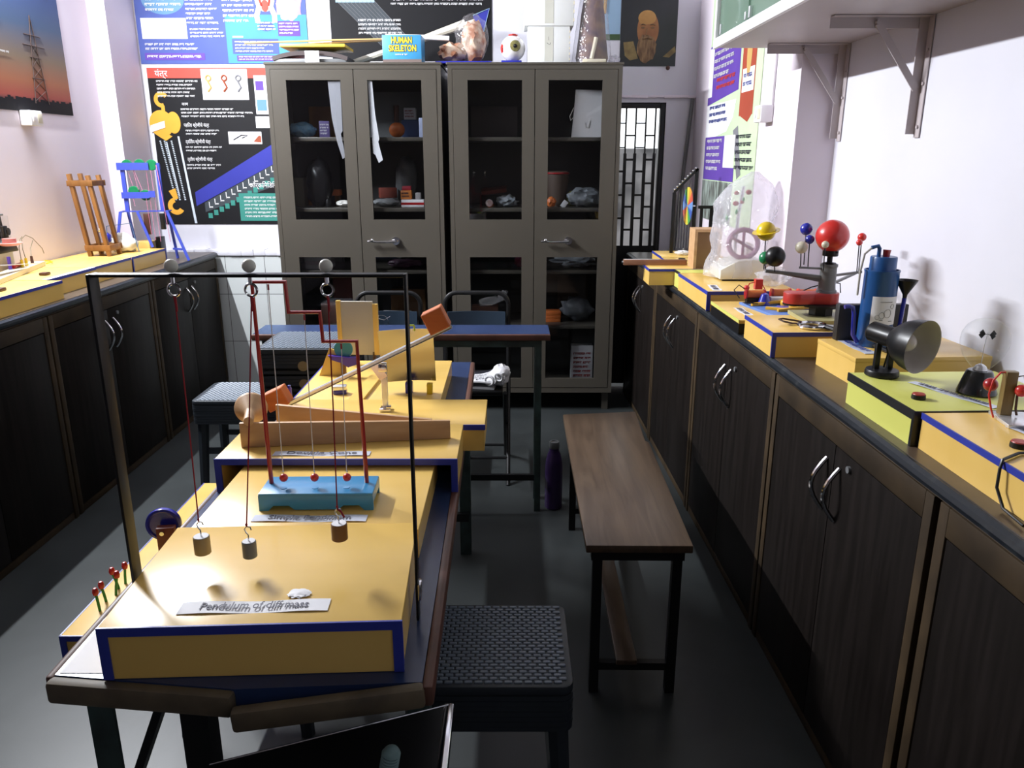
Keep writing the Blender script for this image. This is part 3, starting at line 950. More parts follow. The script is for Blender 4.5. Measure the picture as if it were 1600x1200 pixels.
# ------------------------------------------------------------------ box beside the table with flowers and wheel
L = ybox('lower yellow box with blue rim beside the left of the table, holding red-tipped green stems', -0.715, 1.665, 0.4415, 0.300, 0.730, 0.079, rz=0.0, edges=('f', 'l'), tw=0.011)
fl = [(-0.831, 1.386, 0.039), (-0.836, 1.421, 0.033), (-0.828, 1.446, 0.043), (-0.834, 1.471, 0.037), (-0.830, 1.492, 0.038)]
fg = ['nearest red-tipped green stem on the lower yellow box', 'second red-tipped green stem from the near end of the lower yellow box', 'third red-tipped green stem on the lower yellow box, leaning right',
      'fourth red-tipped green stem on the lower yellow box, leaning left', 'farthest red-tipped green stem, alone beside the black post']
for (x, y, h), lab, ln in zip(fl, fg, (0.003, 0.005, -0.008, 0.009, -0.004)):
    f = thing('stem', lab, 'stem', (x, y, 0.5205), 0, 'red-tipped stems')
    MB().tube([(0, 0, 0), (-ln * 0.4, 0, h * 0.5), (-ln, 0, h)], 0.0028, 8).build('stalk', 'stem_green', f)
    MB().lathe([(0, -0.007), (0.005, -0.006), (0.0062, 0), (0.0052, 0.006), (0.003, 0.009), (0, 0.0095)], 14, m=Matrix.Translation((-ln, 0, h + 0.004))).build('red_tip', 'red', f)
t = thing('spinning_wheel', 'dark blue wheel on a small brown wooden block beside the nearest yellow box', 'wheel', (-0.806, 1.640, 0.5205), 0.15)
MB().lathe([(0, -0.004), (0.030, -0.004), (0.034, -0.007), (0.039, -0.006), (0.040, 0), (0.039, 0.006), (0.034, 0.007), (0.030, 0.004), (0, 0.004)], 36, m=Matrix.Translation((0, 0.01, 0.062)) @ Matrix.Rotation(PI / 2, 4, 'X')).build('disc', 'deep_blue', t)
MB().box(-0.010, 0.030, -0.022, -0.002, 0.0, 0.066, 0.002).build('block', 'terracotta', t)
MB().cyl((0.004, -0.028, 0.055), (0.004, 0.012, 0.055), 0.005).build('axle', 'chrome', t)

# ------------------------------------------------------------------ rattan stools
def make_stool(label, loc, rz=0.0):
    t = thing('rattan_stool', label, 'stool', loc, rz, 'woven plastic stools')
    W, Dp, H = 0.325, 0.285, 0.44
    tp = MB()
    poly = []
    for cx, cy, a0 in ((1, 1, 0), (-1, 1, 90), (-1, -1, 180), (1, -1, 270)):
        for k in range(5):
            a = math.radians(a0 + 22.5 * k)
            poly.append((cx * (W / 2 - 0.022) + 0.022 * math.cos(a), cy * (Dp / 2 - 0.022) + 0.022 * math.sin(a)))
    tp.prism(poly, 0.020, m=Matrix.Translation((0, 0, H - 0.022)), bev=0.004, mi=1)
    nx, ny = 15, 26
    for j in range(ny):
        y = -Dp / 2 + 0.014 + (Dp - 0.028) * j / (ny - 1)
        for i in range(nx):
            x = -W / 2 + 0.020 + (W - 0.04) * (i + (0.5 if j % 2 else 0.0)) / nx
            if x + 0.014 > W / 2 - 0.008:
                continue
            tp.box(x - 0.0075, x + 0.0080, y - 0.0040, y + 0.0040, H - 0.003, H + 0.0012, 0.0014, seg=1)
    tp.build('seat_top', ['rattan', 'rattan_dark'], t)
    sk = MB()
    for k in range(7):
        z1 = H - 0.022 - k * 0.0115
        e = 0.002 if k % 2 else 0.0
        sk.prism([(x * (1 + e * 2), y * (1 + e * 2)) for x, y in poly], 0.0105, m=Matrix.Translation((0, 0, z1 - 0.0115)))
    sk.build('skirt', 'rattan_dark', t)
    em = MB().lathe([(0, 0), (0.018, 0.0), (0.018, 0.0015), (0.014, 0.002), (0, 0.0025)], 24, m=Matrix.Translation((0, -Dp / 2 - 0.0015, H - 0.062)) @ Matrix.Rotation(PI / 2, 4, 'X'))
    em.build('emblem', 'gold', t)
    for sx in (-1, 1):
        for sy in (-1, 1):
            a = Vector((sx * (W / 2 - 0.032), sy * (Dp / 2 - 0.032), H - 0.09))
            b = Vector((sx * (W / 2 - 0.012), sy * (Dp / 2 - 0.012), 0.0))
            MB().tube([b, b + (a - b) * 0.02, a], [0.018, 0.018, 0.024], 8).build('leg', 'rattan_dark', t)
    ap = MB()
    for s in (-1, 1):
        ap.box(-W / 2 + 0.03, W / 2 - 0.03, s * (Dp / 2 - 0.025) - 0.006, s * (Dp / 2 - 0.025) + 0.006, 0.20, 0.225)
    ap.build('stretcher', 'rattan_dark', t)
    return t


st = make_stool('blue-grey woven plastic stool in front, beside the table near the bench', (-0.045, 1.400, 0), PI)
copy_tree(st, (-1.158, 3.20, 0), PI, 'blue-grey woven plastic stool standing alone by the tiled wall and left counter')
copy_tree(st, (-0.665, 1.78, 0), 0.0, 'woven plastic stool added as support under the lower yellow box left of the table')  # extra stool added as a support to hold up the lower box
for k, lab in enumerate(('lowest woven plastic stool of the stack behind the table', 'second lowest woven plastic stool of the stack behind the table', 'third lowest woven plastic stool of the stack behind the table',
                         'third topmost woven plastic stool of the stack behind the table', 'second topmost woven plastic stool of the stack behind the table', 'topmost woven plastic stool of the stack behind the table')):
    copy_tree(st, (-0.726, 2.768, 0.0648 * k), 0.0, lab)

# ------------------------------------------------------------------ back desk, chairs, newspaper, bottle, bench
t = thing('narrow_desk', 'narrow navy-topped desk with brown edging and worn teal frame in front of the steel cabinets', 'desk', (-0.425, 3.045, 0))
MB().box(-0.570, 0.570, -0.115, 0.055, 0.722, 0.748).build('desk_top', 'table_blue', t, smooth=False)
MB().bar((-0.572, -0.121, 0.736), (0.572, -0.121, 0.736), 0.014, 0.024, bev=0.004).build('edging', 'table_edge', t)
f = MB()
f.box(-0.54, 0.54, -0.105, -0.080, 0.694, 0.722).box(-0.54, 0.54, 0.02, 0.045, 0.694, 0.722).box(-0.54, -0.515, -0.08, 0.02, 0.694, 0.722).box(0.515, 0.54, -0.08, 0.02, 0.694, 0.722)
f.build('top_rail', 'teal_metal', t, smooth=False)
for sx in (-1, 1):
    for sy in (-1, 1):
        MB().box(sx * 0.5275 - 0.0125, sx * 0.5275 + 0.0125, (-0.105 if sy < 0 else 0.02), (-0.08 if sy < 0 else 0.045), 0, 0.694).build('leg', 'teal_metal', t, smooth=False)
MB().box(-0.515, 0.515, -0.100, -0.085, 0.135, 0.160).box(-0.535, -0.520, -0.08, 0.02, 0.135, 0.16).box(0.520, 0.535, -0.08, 0.02, 0.135, 0.16).build('foot_rail', 'black_metal', t, smooth=False)


def make_chair(label, loc, rz=0.0):
    """folding chair facing -y: seat in front, back behind"""
    t = thing('folding_chair', label, 'chair', loc, rz, 'black folding chairs')
    MB().box(-0.125, 0.125, -0.30, 0.04, 0.415, 0.440, 0.008).build('seat', 'black', t)
    bk = MB().grid(lambda u, v: Vector(((u - .5) * 0.27, 0.075 + 0.02 * math.sin(PI * u), 0.585 + v * 0.125)), 10, 3, thick=0.008).build('back_panel', 'navy_panel', t)
    pts = [(-0.148, 0.06, 0.30)]
    for k in range(7):
        a = PI - k * PI / 12
        pts.append((-0.148 + 0.055 + 0.055 * math.cos(a), 0.095, 0.740 + 0.055 * math.sin(a)))
    for k in range(7):
        a = PI / 2 - k * PI / 12
        pts.append((0.148 - 0.055 + 0.055 * math.cos(a), 0.095, 0.740 + 0.055 * math.sin(a)))
    pts.append((0.148, 0.06, 0.30))
    MB().tube(pts, 0.0105, 10).build('back_frame', 'black_metal', t)
    for s in (-1, 1):
        MB().tube([(s * 0.148, 0.06, 0.44), (s * 0.148, -0.30, 0.0)], 0.0095, 8).build('leg', 'black_metal', t)
        MB().tube([(s * 0.135, -0.27, 0.42), (s * 0.135, 0.08, 0.0)], 0.0095, 8).build('leg', 'black_metal', t)
    MB().tube([(-0.148, -0.22, 0.10), (0.148, -0.22, 0.10)], 0.007, 8).tube([(-0.135, 0.02, 0.072), (0.135, 0.02, 0.072)], 0.007, 8).build('cross_bar', 'black_metal', t)
    return t


ch = make_chair('black folding chair with a newspaper on its seat behind the narrow desk', (-0.165, 3.505, 0))
c2 = copy_tree(ch, (-0.575, 3.505, 0), 0.0, 'black folding chair behind the cream board, left of the one holding newspaper')
for q in c2.children:
    if q.name.startswith('back_panel'):
        MB().ring((-0.03, 0.064, 0.665), 0.030, 0.0014, (0, 1, 0), arc=(0.4, 5.2)).tube([(-0.06, 0.066, 0.685), (-0.02, 0.066, 0.672), (0.01, 0.064, 0.69)], 0.0012, 6).build('silver_scrawl', 'chrome', q)
n = thing('newspaper', 'folded newspaper rolled at one end on the chair seat behind the narrow desk', 'newspaper', (-0.135, 3.30, 0.441), -0.15)
MB().grid(lambda u, v: Vector((-0.085 + u * 0.15, -0.085 + v * 0.20, 0.012 + 0.030 * u + 0.010 * math.sin(v * 3 + u * 4))), 8, 8, thick=0.006).build('sheet', 'news', n)
rr = MB()
rr.blob((0.085, 0.0, 0.046), (0.042, 0.075, 0.044), 17, 0.30)
rr.ring((0.050, -0.078, 0.040), 0.020, 0.006, (0.3, 1, 0), 12, 6).ring((0.092, -0.080, 0.058), 0.018, 0.005, (0.3, 1, 0.2), 12, 6)
rr.build('rolled_end', 'news', n)
MB().box(-0.08, 0.07, -0.08, 0.11, 0.0, 0.010).build('under_sheet', 'news', n)
marks(0.13, 0.12, 7, 55, n, 'ink', (-0.012, 0.03, 0.034), (0.02, -0.2, 0), devanagari=False)
marks(0.12, 0.03, 1, 56, n, 'ink', (-0.015, -0.055, 0.034), (0.02, -0.2, 0), devanagari=False, fill=0.9, rag=0.05)

b = thing('water_bottle', 'dark purple metal water bottle with grey cap on the floor beside the desk leg', 'bottle', (0.172, 2.985, 0))
MB().lathe([(0, 0), (0.033, 0.0), (0.036, 0.004), (0.036, 0.180), (0.034, 0.205), (0.026, 0.238), (0.020, 0.252), (0.020, 0.262), (0, 0.262)], 28).build('body', 'purple_bottle', b)
MB().lathe([(0, 0.262), (0.020, 0.262), (0.0215, 0.265), (0.0215, 0.286), (0.0195, 0.290), (0.014, 0.290), (0.013, 0.286), (0, 0.286)], 24).build('cap', 'grey_plastic', b)

t = thing('bench', 'long narrow brown wooden bench with dark metal legs along the right aisle', 'bench', (0.331, 2.33, 0), -0.013)
MB().prism([(-0.135, -0.535), (0.138, -0.535), (0.142, 0.22), (0.131, 0.235), (0.142, 0.56), (-0.142, 0.52)], 0.022, m=Matrix.Translation((0, 0, 0.428)), bev=0.003).build('seat_plank', 'bench_wood', t)
for y in (-0.525, 0.44):
    MB().box(-0.12, 0.12, y, y + 0.025, 0.402, 0.428).build('seat_bearer', 'black_metal', t, smooth=False)
for sx in (-1, 1):
    for y in (-0.51, 0.45):
        MB().box(sx * 0.103 - 0.0125, sx * 0.103 + 0.0125, y - 0.0125, y + 0.0125, 0, 0.402).build('leg', 'black_metal', t, smooth=False)
for y in (-0.52, 0.44):
    MB().box(-0.0905, 0.0905, y, y + 0.02, 0.07, 0.092).build('cross_rail', 'black_metal', t, smooth=False)
MB().box(-0.045, 0.010, -0.53, 0.47, 0.092, 0.108, 0.002).build('foot_plank', 'bench_wood', t)

# chair-like stand at the lower edge of the view
t = thing('tubular_stand', 'black-topped stand with bright steel rim and ribbed teal grip in the near foreground', 'stand', (-0.26, 0.88, 0), 0.0)
MB().prism([(-0.155, 0.004), (0.161, 0.125), (0.163, -0.13), (-0.155, -0.13)], 0.016, m=Matrix.Translation((0, 0, 0.584))).build('top', 'black_metal', t, smooth=False)
MB().tube([(-0.155, 0.003, 0.6005), (0.163, 0.125, 0.6005)], 0.0014, 6).build('front_rim', 'chrome', t)
MB().bar((0.164, 0.129, 0.594), (0.165, -0.13, 0.594), 0.016, 0.014, bev=0.003).build('side_rim', 'chrome', t)
for x, y in ((-0.14, -0.02), (0.148, 0.09), (0.148, -0.11), (-0.14, -0.11)):
    MB().cyl((x, y, 0), (x, y, 0.584), 0.010, seg=10).build('leg', 'black_metal', t)
gp = []
gr = []
for k in range(15):
    gp.append((0.092 + 0.006 * k / 14, -0.01, 0.6005 + 0.032 * k / 14))
    gr.append(0.0122 + (0.0009 if k % 2 else 0))
gp += [(0.0984, -0.01, 0.6375), (0.0986, -0.01, 0.6400)]
gr += [0.009, 0.003]
MB().tube(gp, gr, 14).build('ribbed_grip', mat('pale_teal_rubber', (0.17, 0.27, 0.27), 0.6), t)

# ------------------------------------------------------------------ steel cabinets
def make_cabinet(label, loc, strips):
    t = thing('steel_cabinet', label, 'cabinet', loc, 0, 'steel cabinets with glazed doors')
    W, Dp, z0, z1 = 0.893, 0.42, 0.110, 1.862
    X = W / 2
    b = MB()
    b.box(-X, -X + 0.012, 0.0, Dp, z0, z1 - 0.012).box(X - 0.012, X, 0.0, Dp, z0, z1 - 0.012)
    b.box(-X - 0.006, X + 0.006, -0.022, Dp, z1 - 0.012, z1, 0.002)
    b.box(-X + 0.012, X - 0.012, 0.0, Dp, z0, z0 + 0.02)
    b.box(-X, -X + 0.022, -0.018, 0.0, z0, z1 - 0.012).box(X - 0.022, X, -0.018, 0.0, z0, z1 - 0.012)
    b.box(-X + 0.022, X - 0.022, -0.018, 0.0, z1 - 0.032, z1 - 0.012).box(-X + 0.022, X - 0.022, -0.018, 0.0, z0, z0 + 0.03)
    b.build('body', 'steel_paint', t, smooth=False)
    MB().box(-X + 0.012, X - 0.012, Dp - 0.012, Dp, z0 + 0.02, z1 - 0.012).build('back_panel', 'steel_dark', t, smooth=False)
    for z in (1.50, 1.135, 0.800, 0.490):
        MB().box(-X + 0.013, X - 0.013, 0.03, Dp - 0.013, z - 0.02, z, 0.002).build('shelf', 'steel_paint', t)
    dz0, dz1 = z0 + 0.032, z1 - 0.034
    for s in (-1, 1):
        xa, xb = (-X + 0.024, -0.002) if s < 0 else (0.002, X - 0.024)
        pa, pb = (-0.345, -0.066) if s < 0 else (0.070, 0.346)
        d = MB()
        y0, y1 = -0.020, -0.003
        d.box(xa, pa, y0, y1, dz0, dz1).box(pb, xb, y0, y1, dz0, dz1)
        for za, zb in ((dz0, 0.195), (0.878, 1.078), (1.777, dz1)):
            d.box(pa, pb, y0, y1, za, zb)
        dr = d.build('door', 'steel_paint', t, smooth=False)
        for za, zb in ((0.195, 0.878), (1.078, 1.777)):
            MB().box(pa, pb, -0.011, -0.008, za, zb).build('pane', 'pane', dr, smooth=False)
        if s > 0:
            h = MB()
            h.cyl((0.185, -0.0205, 0.966), (0.185, -0.030, 0.966), 0.021, seg=24).cyl((0.185, -0.030, 0.966), (0.185, -0.052, 0.966), 0.010)
            h.tube([(0.185, -0.048, 0.966), (0.15, -0.052, 0.963), (0.085, -0.052, 0.962), (0.060, -0.052, 0.968), (0.038, -0.050, 0.965)], [0.009, 0.007, 0.006, 0.009, 0.006], 10)
            h.sph((0.062, -0.053, 0.972), 0.009, 12)
            h.build('handle', 'chrome', dr)
        if strips:
            poly = [(0, 0), (0.022, 0), (0.030, -0.16), (0.046, -0.285), (0.040, -0.30), (0.060, -0.39), (0.038, -0.405), (0.022, -0.365), (0.010, -0.355)] if s > 0 else \
                   [(-0.002, 0), (0.062, 0), (0.060, -0.245), (0.050, -0.26), (0.068, -0.375), (0.052, -0.385), (0.028, -0.30), (0.020, -0.255), (0.008, -0.18)]
            xo = pa + 0.001 if s > 0 else pb - 0.066
            MB().prism(poly, 0.001, m=Matrix.Translation((xo, -0.0065, 1.775)) @ Matrix.Rotation(PI / 2, 4, 'X')).build('white_strip', 'paper' if s > 0 else M['film'], dr, smooth=False)  # flat ragged strip in the upper pane: opaque white right, milky left
    for sx in (-1, 1):
        for y in (0.02, Dp - 0.05):
            MB().prism([(0, 0), (0.035, 0), (0.035, 0.004), (0.004, 0.004), (0.004, 0.035), (0, 0.035)], z0, m=Matrix.Translation((sx * (X - 0.03) - 0.017, y, 0))).build('leg', 'steel_paint', t, smooth=False)
    return t


M['film'] = glassy('milky_strip', (0.92, 0.92, 0.95), 0.1, haze=0.45)  # see-through white of the left door's strip
CLX, CRX, CY = -0.810, 0.1175, 4.282
make_cabinet('left steel cabinet with glazed doors and a ragged white strip in its glass', (CLX, CY, 0), True)
make_cabinet('right steel cabinet with glazed doors and a white bag hanging inside, beside the barred door', (CRX, CY, 0), False)


# contents
def block(name, label, cat, x, y, z, w, d, h, mk, rz=0.0, bev=0.003, band=None, words=None, group=None, ink='ink', rot=None, lines=0):
    t = thing(name, label, cat, (x, y, z), rz, group, rot=rot)
    MB().box(-w / 2, w / 2, -d / 2, d / 2, 0, h, bev).build('carton', mk, t)
    if band:
        MB().box(-w / 2 - .0005, w / 2 + .0005, -d / 2 - .0008, -d / 2 + .0005, h * 0.3, h * 0.62).build('label', band, t, smooth=False)
    if words:
        text(words, h * 0.3, t, ink, (0, -d / 2 - 0.0012, h * 0.5), (PI / 2, 0, 0), width=w * 0.8)
    if lines:
        marks(w * 0.8, h * 0.7, lines, int(x * 1000) % 997, t, ink, (0, -d / 2 - 0.0009, h * 0.5))
    return t


def lump(name, label, cat, x, y, z, sx, sy, sz, mk, seed, rough=0.3, group=None, freq=3.0):
    return tag(MB().blob((0, 0, sz * 0.97), (sx, sy, sz), seed, rough, 3, freq=freq).build(name, mk, loc=(x, y, z), ang=60), label, cat, group)


s1, s2, s3, s4, s5 = 1.5005, 1.1355, 0.8005, 0.4905, 0.1305
lump('wrapped_packet', 'blue plastic-wrapped packet on the top shelf, left of the left cabinet', 'packet', -1.13, 4.43, s1, 0.072, 0.05, 0.040, mat('shiny_blue_wrap', (0.03, 0.16, 0.36), 0.15, col2=(0.25, 0.45, 0.6), scale=30, lo=0.5, hi=0.75), 3)
block('carton', 'small violet and white carton beside the blue packet on the top shelf', 'carton', -1.01, 4.43, s1, 0.055, 0.05, 0.085, mat('violet_carton', (0.12, 0.09, 0.25), 0.5), 0.15, lines=4, ink='print_white')
block('picture_card', 'brown card leaning behind the blue packet in the left cabinet', 'card', -1.06, 4.60, s1, 0.15, 0.008, 0.17, 'brown_wood', rot=(-0.12, 0, 0), bev=0.001)
t = thing('wooden_mallet', 'round brown wooden mallet with upright neck on the top shelf of the left cabinet', 'mallet', (-0.622, 4.44, s1))
MB().sph((0, 0, 0.040), 0.043, 20, sc=(1, 0.6, 0.92)).build('head', 'orange', t)
MB().cyl((0, 0, 0.078), (0, 0, 0.165), 0.013, 0.015, 12).build('neck', 'brown', t)
block('carton', 'white printed carton on the blue one, top shelf right of the left cabinet', 'carton', -0.560, 4.55, s1 + 0.0955, 0.065, 0.06, 0.062, 'paper', lines=3, ink='dark_red')
block('carton', 'blue carton under the white printed one on the top shelf', 'carton', -0.545, 4.55, s1, 0.12, 0.09, 0.095, mat('blue_carton', (0.06, 0.10, 0.24), 0.5))
block('carton', 'pale blue carton at the right end of the top shelf, left cabinet', 'carton', -0.475, 4.42, s1, 0.045, 0.05, 0.10, mat('pale_blue_carton', (0.32, 0.36, 0.52), 0.5))
block('board', 'grey sheet leaning against the back of the left cabinet, top shelf', 'board', -0.66, 4.67, s1, 0.30, 0.008, 0.25, 'grey_plastic', bev=0.001, rot=(-0.03, 0, 0))
# second shelf
lump('black_bag', 'round black bag hanging low in the second compartment, left door of the left cabinet', 'bag', -1.055, 4.42, s2, 0.07, 0.06, 0.13, 'black', 12, 0.2)
t = thing('wooden_stand', 'orange-brown wooden stand on the second shelf behind the left door', 'stand', (-1.06, 4.56, s2))
MB().box(-0.10, 0.09, -0.03, 0.03, 0.055, 0.088, 0.003).build('top_plank', 'orange', t)
MB().box(-0.09, -0.07, -0.03, 0.03, 0, 0.055).box(0.06, 0.08, -0.03, 0.03, 0, 0.055).build('foot', 'brown_wood', t)
block('carton', 'olive carton at the left end of the second shelf, left cabinet', 'carton', -1.185, 4.50, s2, 0.07, 0.10, 0.155, mat('olive_carton', (0.16, 0.14, 0.09), 0.6))
for i, (x, lab) in enumerate(((-1.07, 'black bottle in front of the wooden stand, left one'), (-1.01, 'black bottle in front of the wooden stand, right one'))):
    b = thing('small_bottle', lab, 'bottle', (x, 4.40, s2), 0, 'small black bottles')
    MB().lathe([(0, 0), (0.014, 0), (0.015, 0.003), (0.015, 0.038), (0.008, 0.048), (0, 0.048)], 16).build('body', 'black', b)
    MB().cyl((0, 0, 0.048), (0, 0, 0.058), 0.008).build('cap', 'grey_plastic', b)
lump('folded_cloth', 'cream cloth at the right of the second shelf, left door', 'cloth', -0.925, 4.42, s2, 0.045, 0.04, 0.018, 'cloth', 5)
block('carton', 'red carton lying at the left of the second shelf, right door of the left cabinet', 'carton', -0.695, 4.50, s2 + 0.045, 0.095, 0.06, 0.055, 'terracotta', 0.3)
lump('tool_roll', 'dark tool roll under the red carton, right door of the left cabinet', 'roll', -0.70, 4.46, s2, 0.075, 0.05, 0.022, 'grey_plastic', 9)
block('carton', 'long white carton with a blue stripe on the second shelf, right door', 'carton', -0.545, 4.42, s2, 0.125, 0.06, 0.040, 'paper', band='dark_red')
block('carton', 'orange carton standing on the long white one', 'carton', -0.580, 4.42, s2 + 0.041, 0.060, 0.045, 0.048, mat('orange_carton', (0.62, 0.20, 0.04), 0.5), lines=2)
block('carton', 'small crimson carton on top of the orange one', 'carton', -0.578, 4.425, s2 + 0.0895, 0.048, 0.04, 0.022, mat('crimson_carton', (0.42, 0.03, 0.05), 0.5))
block('carton', 'small grey carton on the long white one beside the orange carton', 'carton', -0.515, 4.42, s2 + 0.041, 0.030, 0.035, 0.036, mat('grey_carton', (0.32, 0.30, 0.30), 0.5))
lump('grey_pouch', 'dark grey pouch at the back of the second shelf, right door of the left cabinet', 'pouch', -0.60, 4.58, s2, 0.06, 0.05, 0.14, 'grey_plastic', 21)
# third / fourth shelf, left
for i in range(3):
    block('book', ('lowest', 'middle', 'topmost')[i] + ' of three pale books lying on the third shelf, left cabinet', 'book', -1.08, 4.42, s3 + i * 0.0215, 0.14, 0.12, 0.021, ('news', 'mauve', 'news')[i], 0.02 * i, 0.001, group='pale books on the third shelf')
lump('coil', 'dull purple coil of tubing on the third shelf, right door of the left cabinet', 'tubing', -0.60, 4.42, s3, 0.10, 0.05, 0.024, mat('purple_tubing', (0.10, 0.05, 0.08), 0.3), 33)
block('board', 'dark red board standing on the fourth shelf, left cabinet', 'board', -0.955, 4.50, s4, 0.16, 0.02, 0.24, 'terracotta')
block('carton', 'brown box in front of the dark red board on the fourth shelf', 'carton', -0.98, 4.40, s4, 0.20, 0.08, 0.115, mat('brown_box', (0.075, 0.03, 0.02), 0.6))
block('carton', 'ochre box on the fourth shelf, right door of the left cabinet', 'carton', -0.60, 4.52, s4, 0.20, 0.10, 0.18, mat('ochre_box', (0.15, 0.07, 0.02), 0.6))
block('carton', 'white and red carton in front of the ochre box on the fourth shelf', 'carton', -0.66, 4.42, s4, 0.16, 0.06, 0.060, 'paper', band='orange')
# right cabinet
block('board', 'grey board standing at the back of the top shelf, right cabinet', 'board', -0.10, 4.62, s1, 0.26, 0.012, 0.17, mat('grey_red_board', (0.11, 0.09, 0.09), 0.5), bev=0.001)
t = thing('paper_bag', 'white paper bag with rope handle behind the right door of the right cabinet', 'bag', (0.400, 4.37, s1))
MB().prism([(-0.083, 0), (0.078, 0), (0.076, 0.14), (0.080, 0.235), (-0.066, 0.238), (-0.072, 0.13)], 0.03, m=Matrix.Translation((0, 0.015, 0)) @ Matrix.Rotation(PI / 2, 4, 'X')).build('bag_body', 'white', t, smooth=False)
MB().tube([(-0.074, -0.016, 0.15), (-0.095, -0.018, 0.105), (-0.090, -0.018, 0.085), (-0.078, -0.017, 0.098)], 0.0025, 6).tube([(-0.014, -0.0175, 0.075), (-0.012, -0.019, 0.050), (0.002, -0.019, 0.048), (0.012, -0.0175, 0.085)], 0.0015, 6).build('rope_handle', 'cloth', t)
t = thing('reel', 'small white reel standing on the second shelf of the right cabinet, left door', 'reel', (-0.125, 4.40, s2))
MB().ring((0, 0, 0.021), 0.015, 0.006, (0, 1, 0), 20, 8).cyl((0, 0.004, 0.021), (0, 0.02, 0.021), 0.012).build('rim', 'white', t)
lump('plastic_bundle', 'crumpled clear plastic bundle next to the white reel, right cabinet', 'bundle', -0.03, 4.42, s2, 0.055, 0.045, 0.032, 'foil', 41, 0.5)
block('book', 'dark red book tilted on the second shelf behind the reel', 'book', -0.10, 4.55, s2 + 0.074, 0.14, 0.10, 0.02, 'terracotta', rot=(0.15, -0.12, 0), bev=0.001)
block('carton', 'black carton supporting the tilted dark red book', 'carton', -0.10, 4.56, s2, 0.15, 0.09, 0.057, 'black')
j = thing('clay_jar', 'brown clay jar with a red rim on the second shelf, right cabinet', 'jar', (0.250, 4.48, s2))
MB().lathe([(0, 0), (0.045, 0), (0.052, 0.06), (0.066, 0.16), (0.062, 0.185), (0.05, 0.19), (0, 0.19)], 24).build('body', mat('brown_clay', (0.075, 0.048, 0.035), 0.7), j)
MB().ring((0, 0, 0.178), 0.065, 0.005, (0, 0, 1)).build('rim', 'dark_red', j)
lump('plastic_bundle', 'crumpled clear plastic packets at the right end of the second shelf, right cabinet', 'bundle', 0.395, 4.42, s2, 0.085, 0.05, 0.052, 'foil', 47, 0.5)
lump('orange_packet', 'small orange packet in front of the clay jar', 'packet', 0.215, 4.39, s2, 0.025, 0.02, 0.028, 'orange', 8)
block('tag_card', 'small white square card in front of the clay jar', 'card', 0.275, 4.385, s2, 0.028, 0.003, 0.04, 'paper', rot=(0, 0.6, 0), bev=0.0005)
lump('lime_packet', 'small lime packet between the clay jar and the plastic packets', 'packet', 0.335, 4.50, s2, 0.03, 0.02, 0.04, 'lime', 18)
lump('pink_pouch', 'pink pouch on the third shelf of the right cabinet, left door', 'pouch', 0.045, 4.45, s3, 0.03, 0.03, 0.030, mat('pink_cloth', (0.40, 0.06, 0.12), 0.7), 15)
lump('grey_tangle', 'grey tangle of plastic on the third shelf, right door of the right cabinet', 'bundle', 0.345, 4.45, s3, 0.11, 0.05, 0.030, 'foil', 25, 0.6)
block('carton', 'rust-red box on the fourth shelf of the right cabinet, left door', 'carton', -0.155, 4.45, s4, 0.15, 0.08, 0.090, mat('rust_box', (0.20, 0.075, 0.04), 0.6))
for i in range(3):
    block('book', ('lowest', 'middle', 'topmost')[i] + ' of three orange books on the fourth shelf, right door', 'book', 0.235, 4.45, s4 + i * 0.0195, 0.085, 0.10, 0.019, 'orange', 0.03 * i, 0.001, group='orange books on the fourth shelf')
lump('grey_bag', 'big crumpled grey plastic bag on the fourth shelf, right door of the right cabinet', 'bag', 0.375, 4.45, s4, 0.085, 0.06, 0.068, mat('grey_bag_film', (0.16, 0.18, 0.20), 0.4, col2=(0.11, 0.12, 0.14), scale=20, bump=0.6), 44, 0.35)
block('brown_board', 'brown board standing behind the grey plastic bag', 'board', 0.36, 4.62, s4, 0.18, 0.012, 0.24, mat('brown_board', (0.07, 0.045, 0.03), 0.6), bev=0.001)
block('printed_pack', 'printed white pack standing at the bottom right of the right cabinet', 'packet', 0.405, 4.42, s5, 0.125, 0.07, 0.225, 'news', lines=6, ink='dark_red')

# ------------------------------------------------------------------ on top of the cabinets
CT = 1.8625
t = thing('folder_stack', 'pile of dark folders with a yellow one on top, left end of the left cabinet', 'folders', (-1.035, 4.43, CT))
MB().box(-0.19, 0.185, -0.12, 0.12, 0, 0.022, 0.004).build('lower_folder', 'grey_plastic', t)
MB().grid(lambda u, v: Vector((-0.195 + 0.39 * u, -0.125 + 0.25 * v, 0.026 + 0.048 * (1 - abs(2 * u - 1) ** 2.4) * (0.6 + 0.4 * v) + 0.004)), 14, 3, thick=0.02).build('dark_folder', mat('dark_folder_card', (0.05, 0.035, 0.035), 0.5), t)
MB().box(-0.155, 0.180, -0.11, 0.12, 0.078, 0.094, 0.003).build('yellow_folder', mat('yellow_folder', (0.75, 0.50, 0.06), 0.45), t)
tag(MB().box(-0.036, 0.036, -0.0008, 0.0008, 0, 0.056, 0.0006).build('blank_note', 'paper', loc=(-1.018, 4.285, CT)), 'blank white card standing in front of the folder pile', 'card')
t = thing('skeleton_box', 'blue carton lettered HUMAN SKELETON on the cabinet top', 'box', (-0.555, 4.34, CT), -0.03)
MB().box(-0.099, 0.099, -0.072, 0.06, 0, 0.128, 0.002).build('carton', mat('cyan_carton', (0.05, 0.27, 0.52), 0.4), t)
MB().box(-0.0985, 0.0985, -0.0725, 0.058, -0.0, 0.014).build('lower_band', mat('brown_band', (0.14, 0.10, 0.09), 0.6), t, smooth=False)  # brown band around the foot of the carton
yl = mat('yellow_print', (0.70, 0.52, 0.03), 0.5)
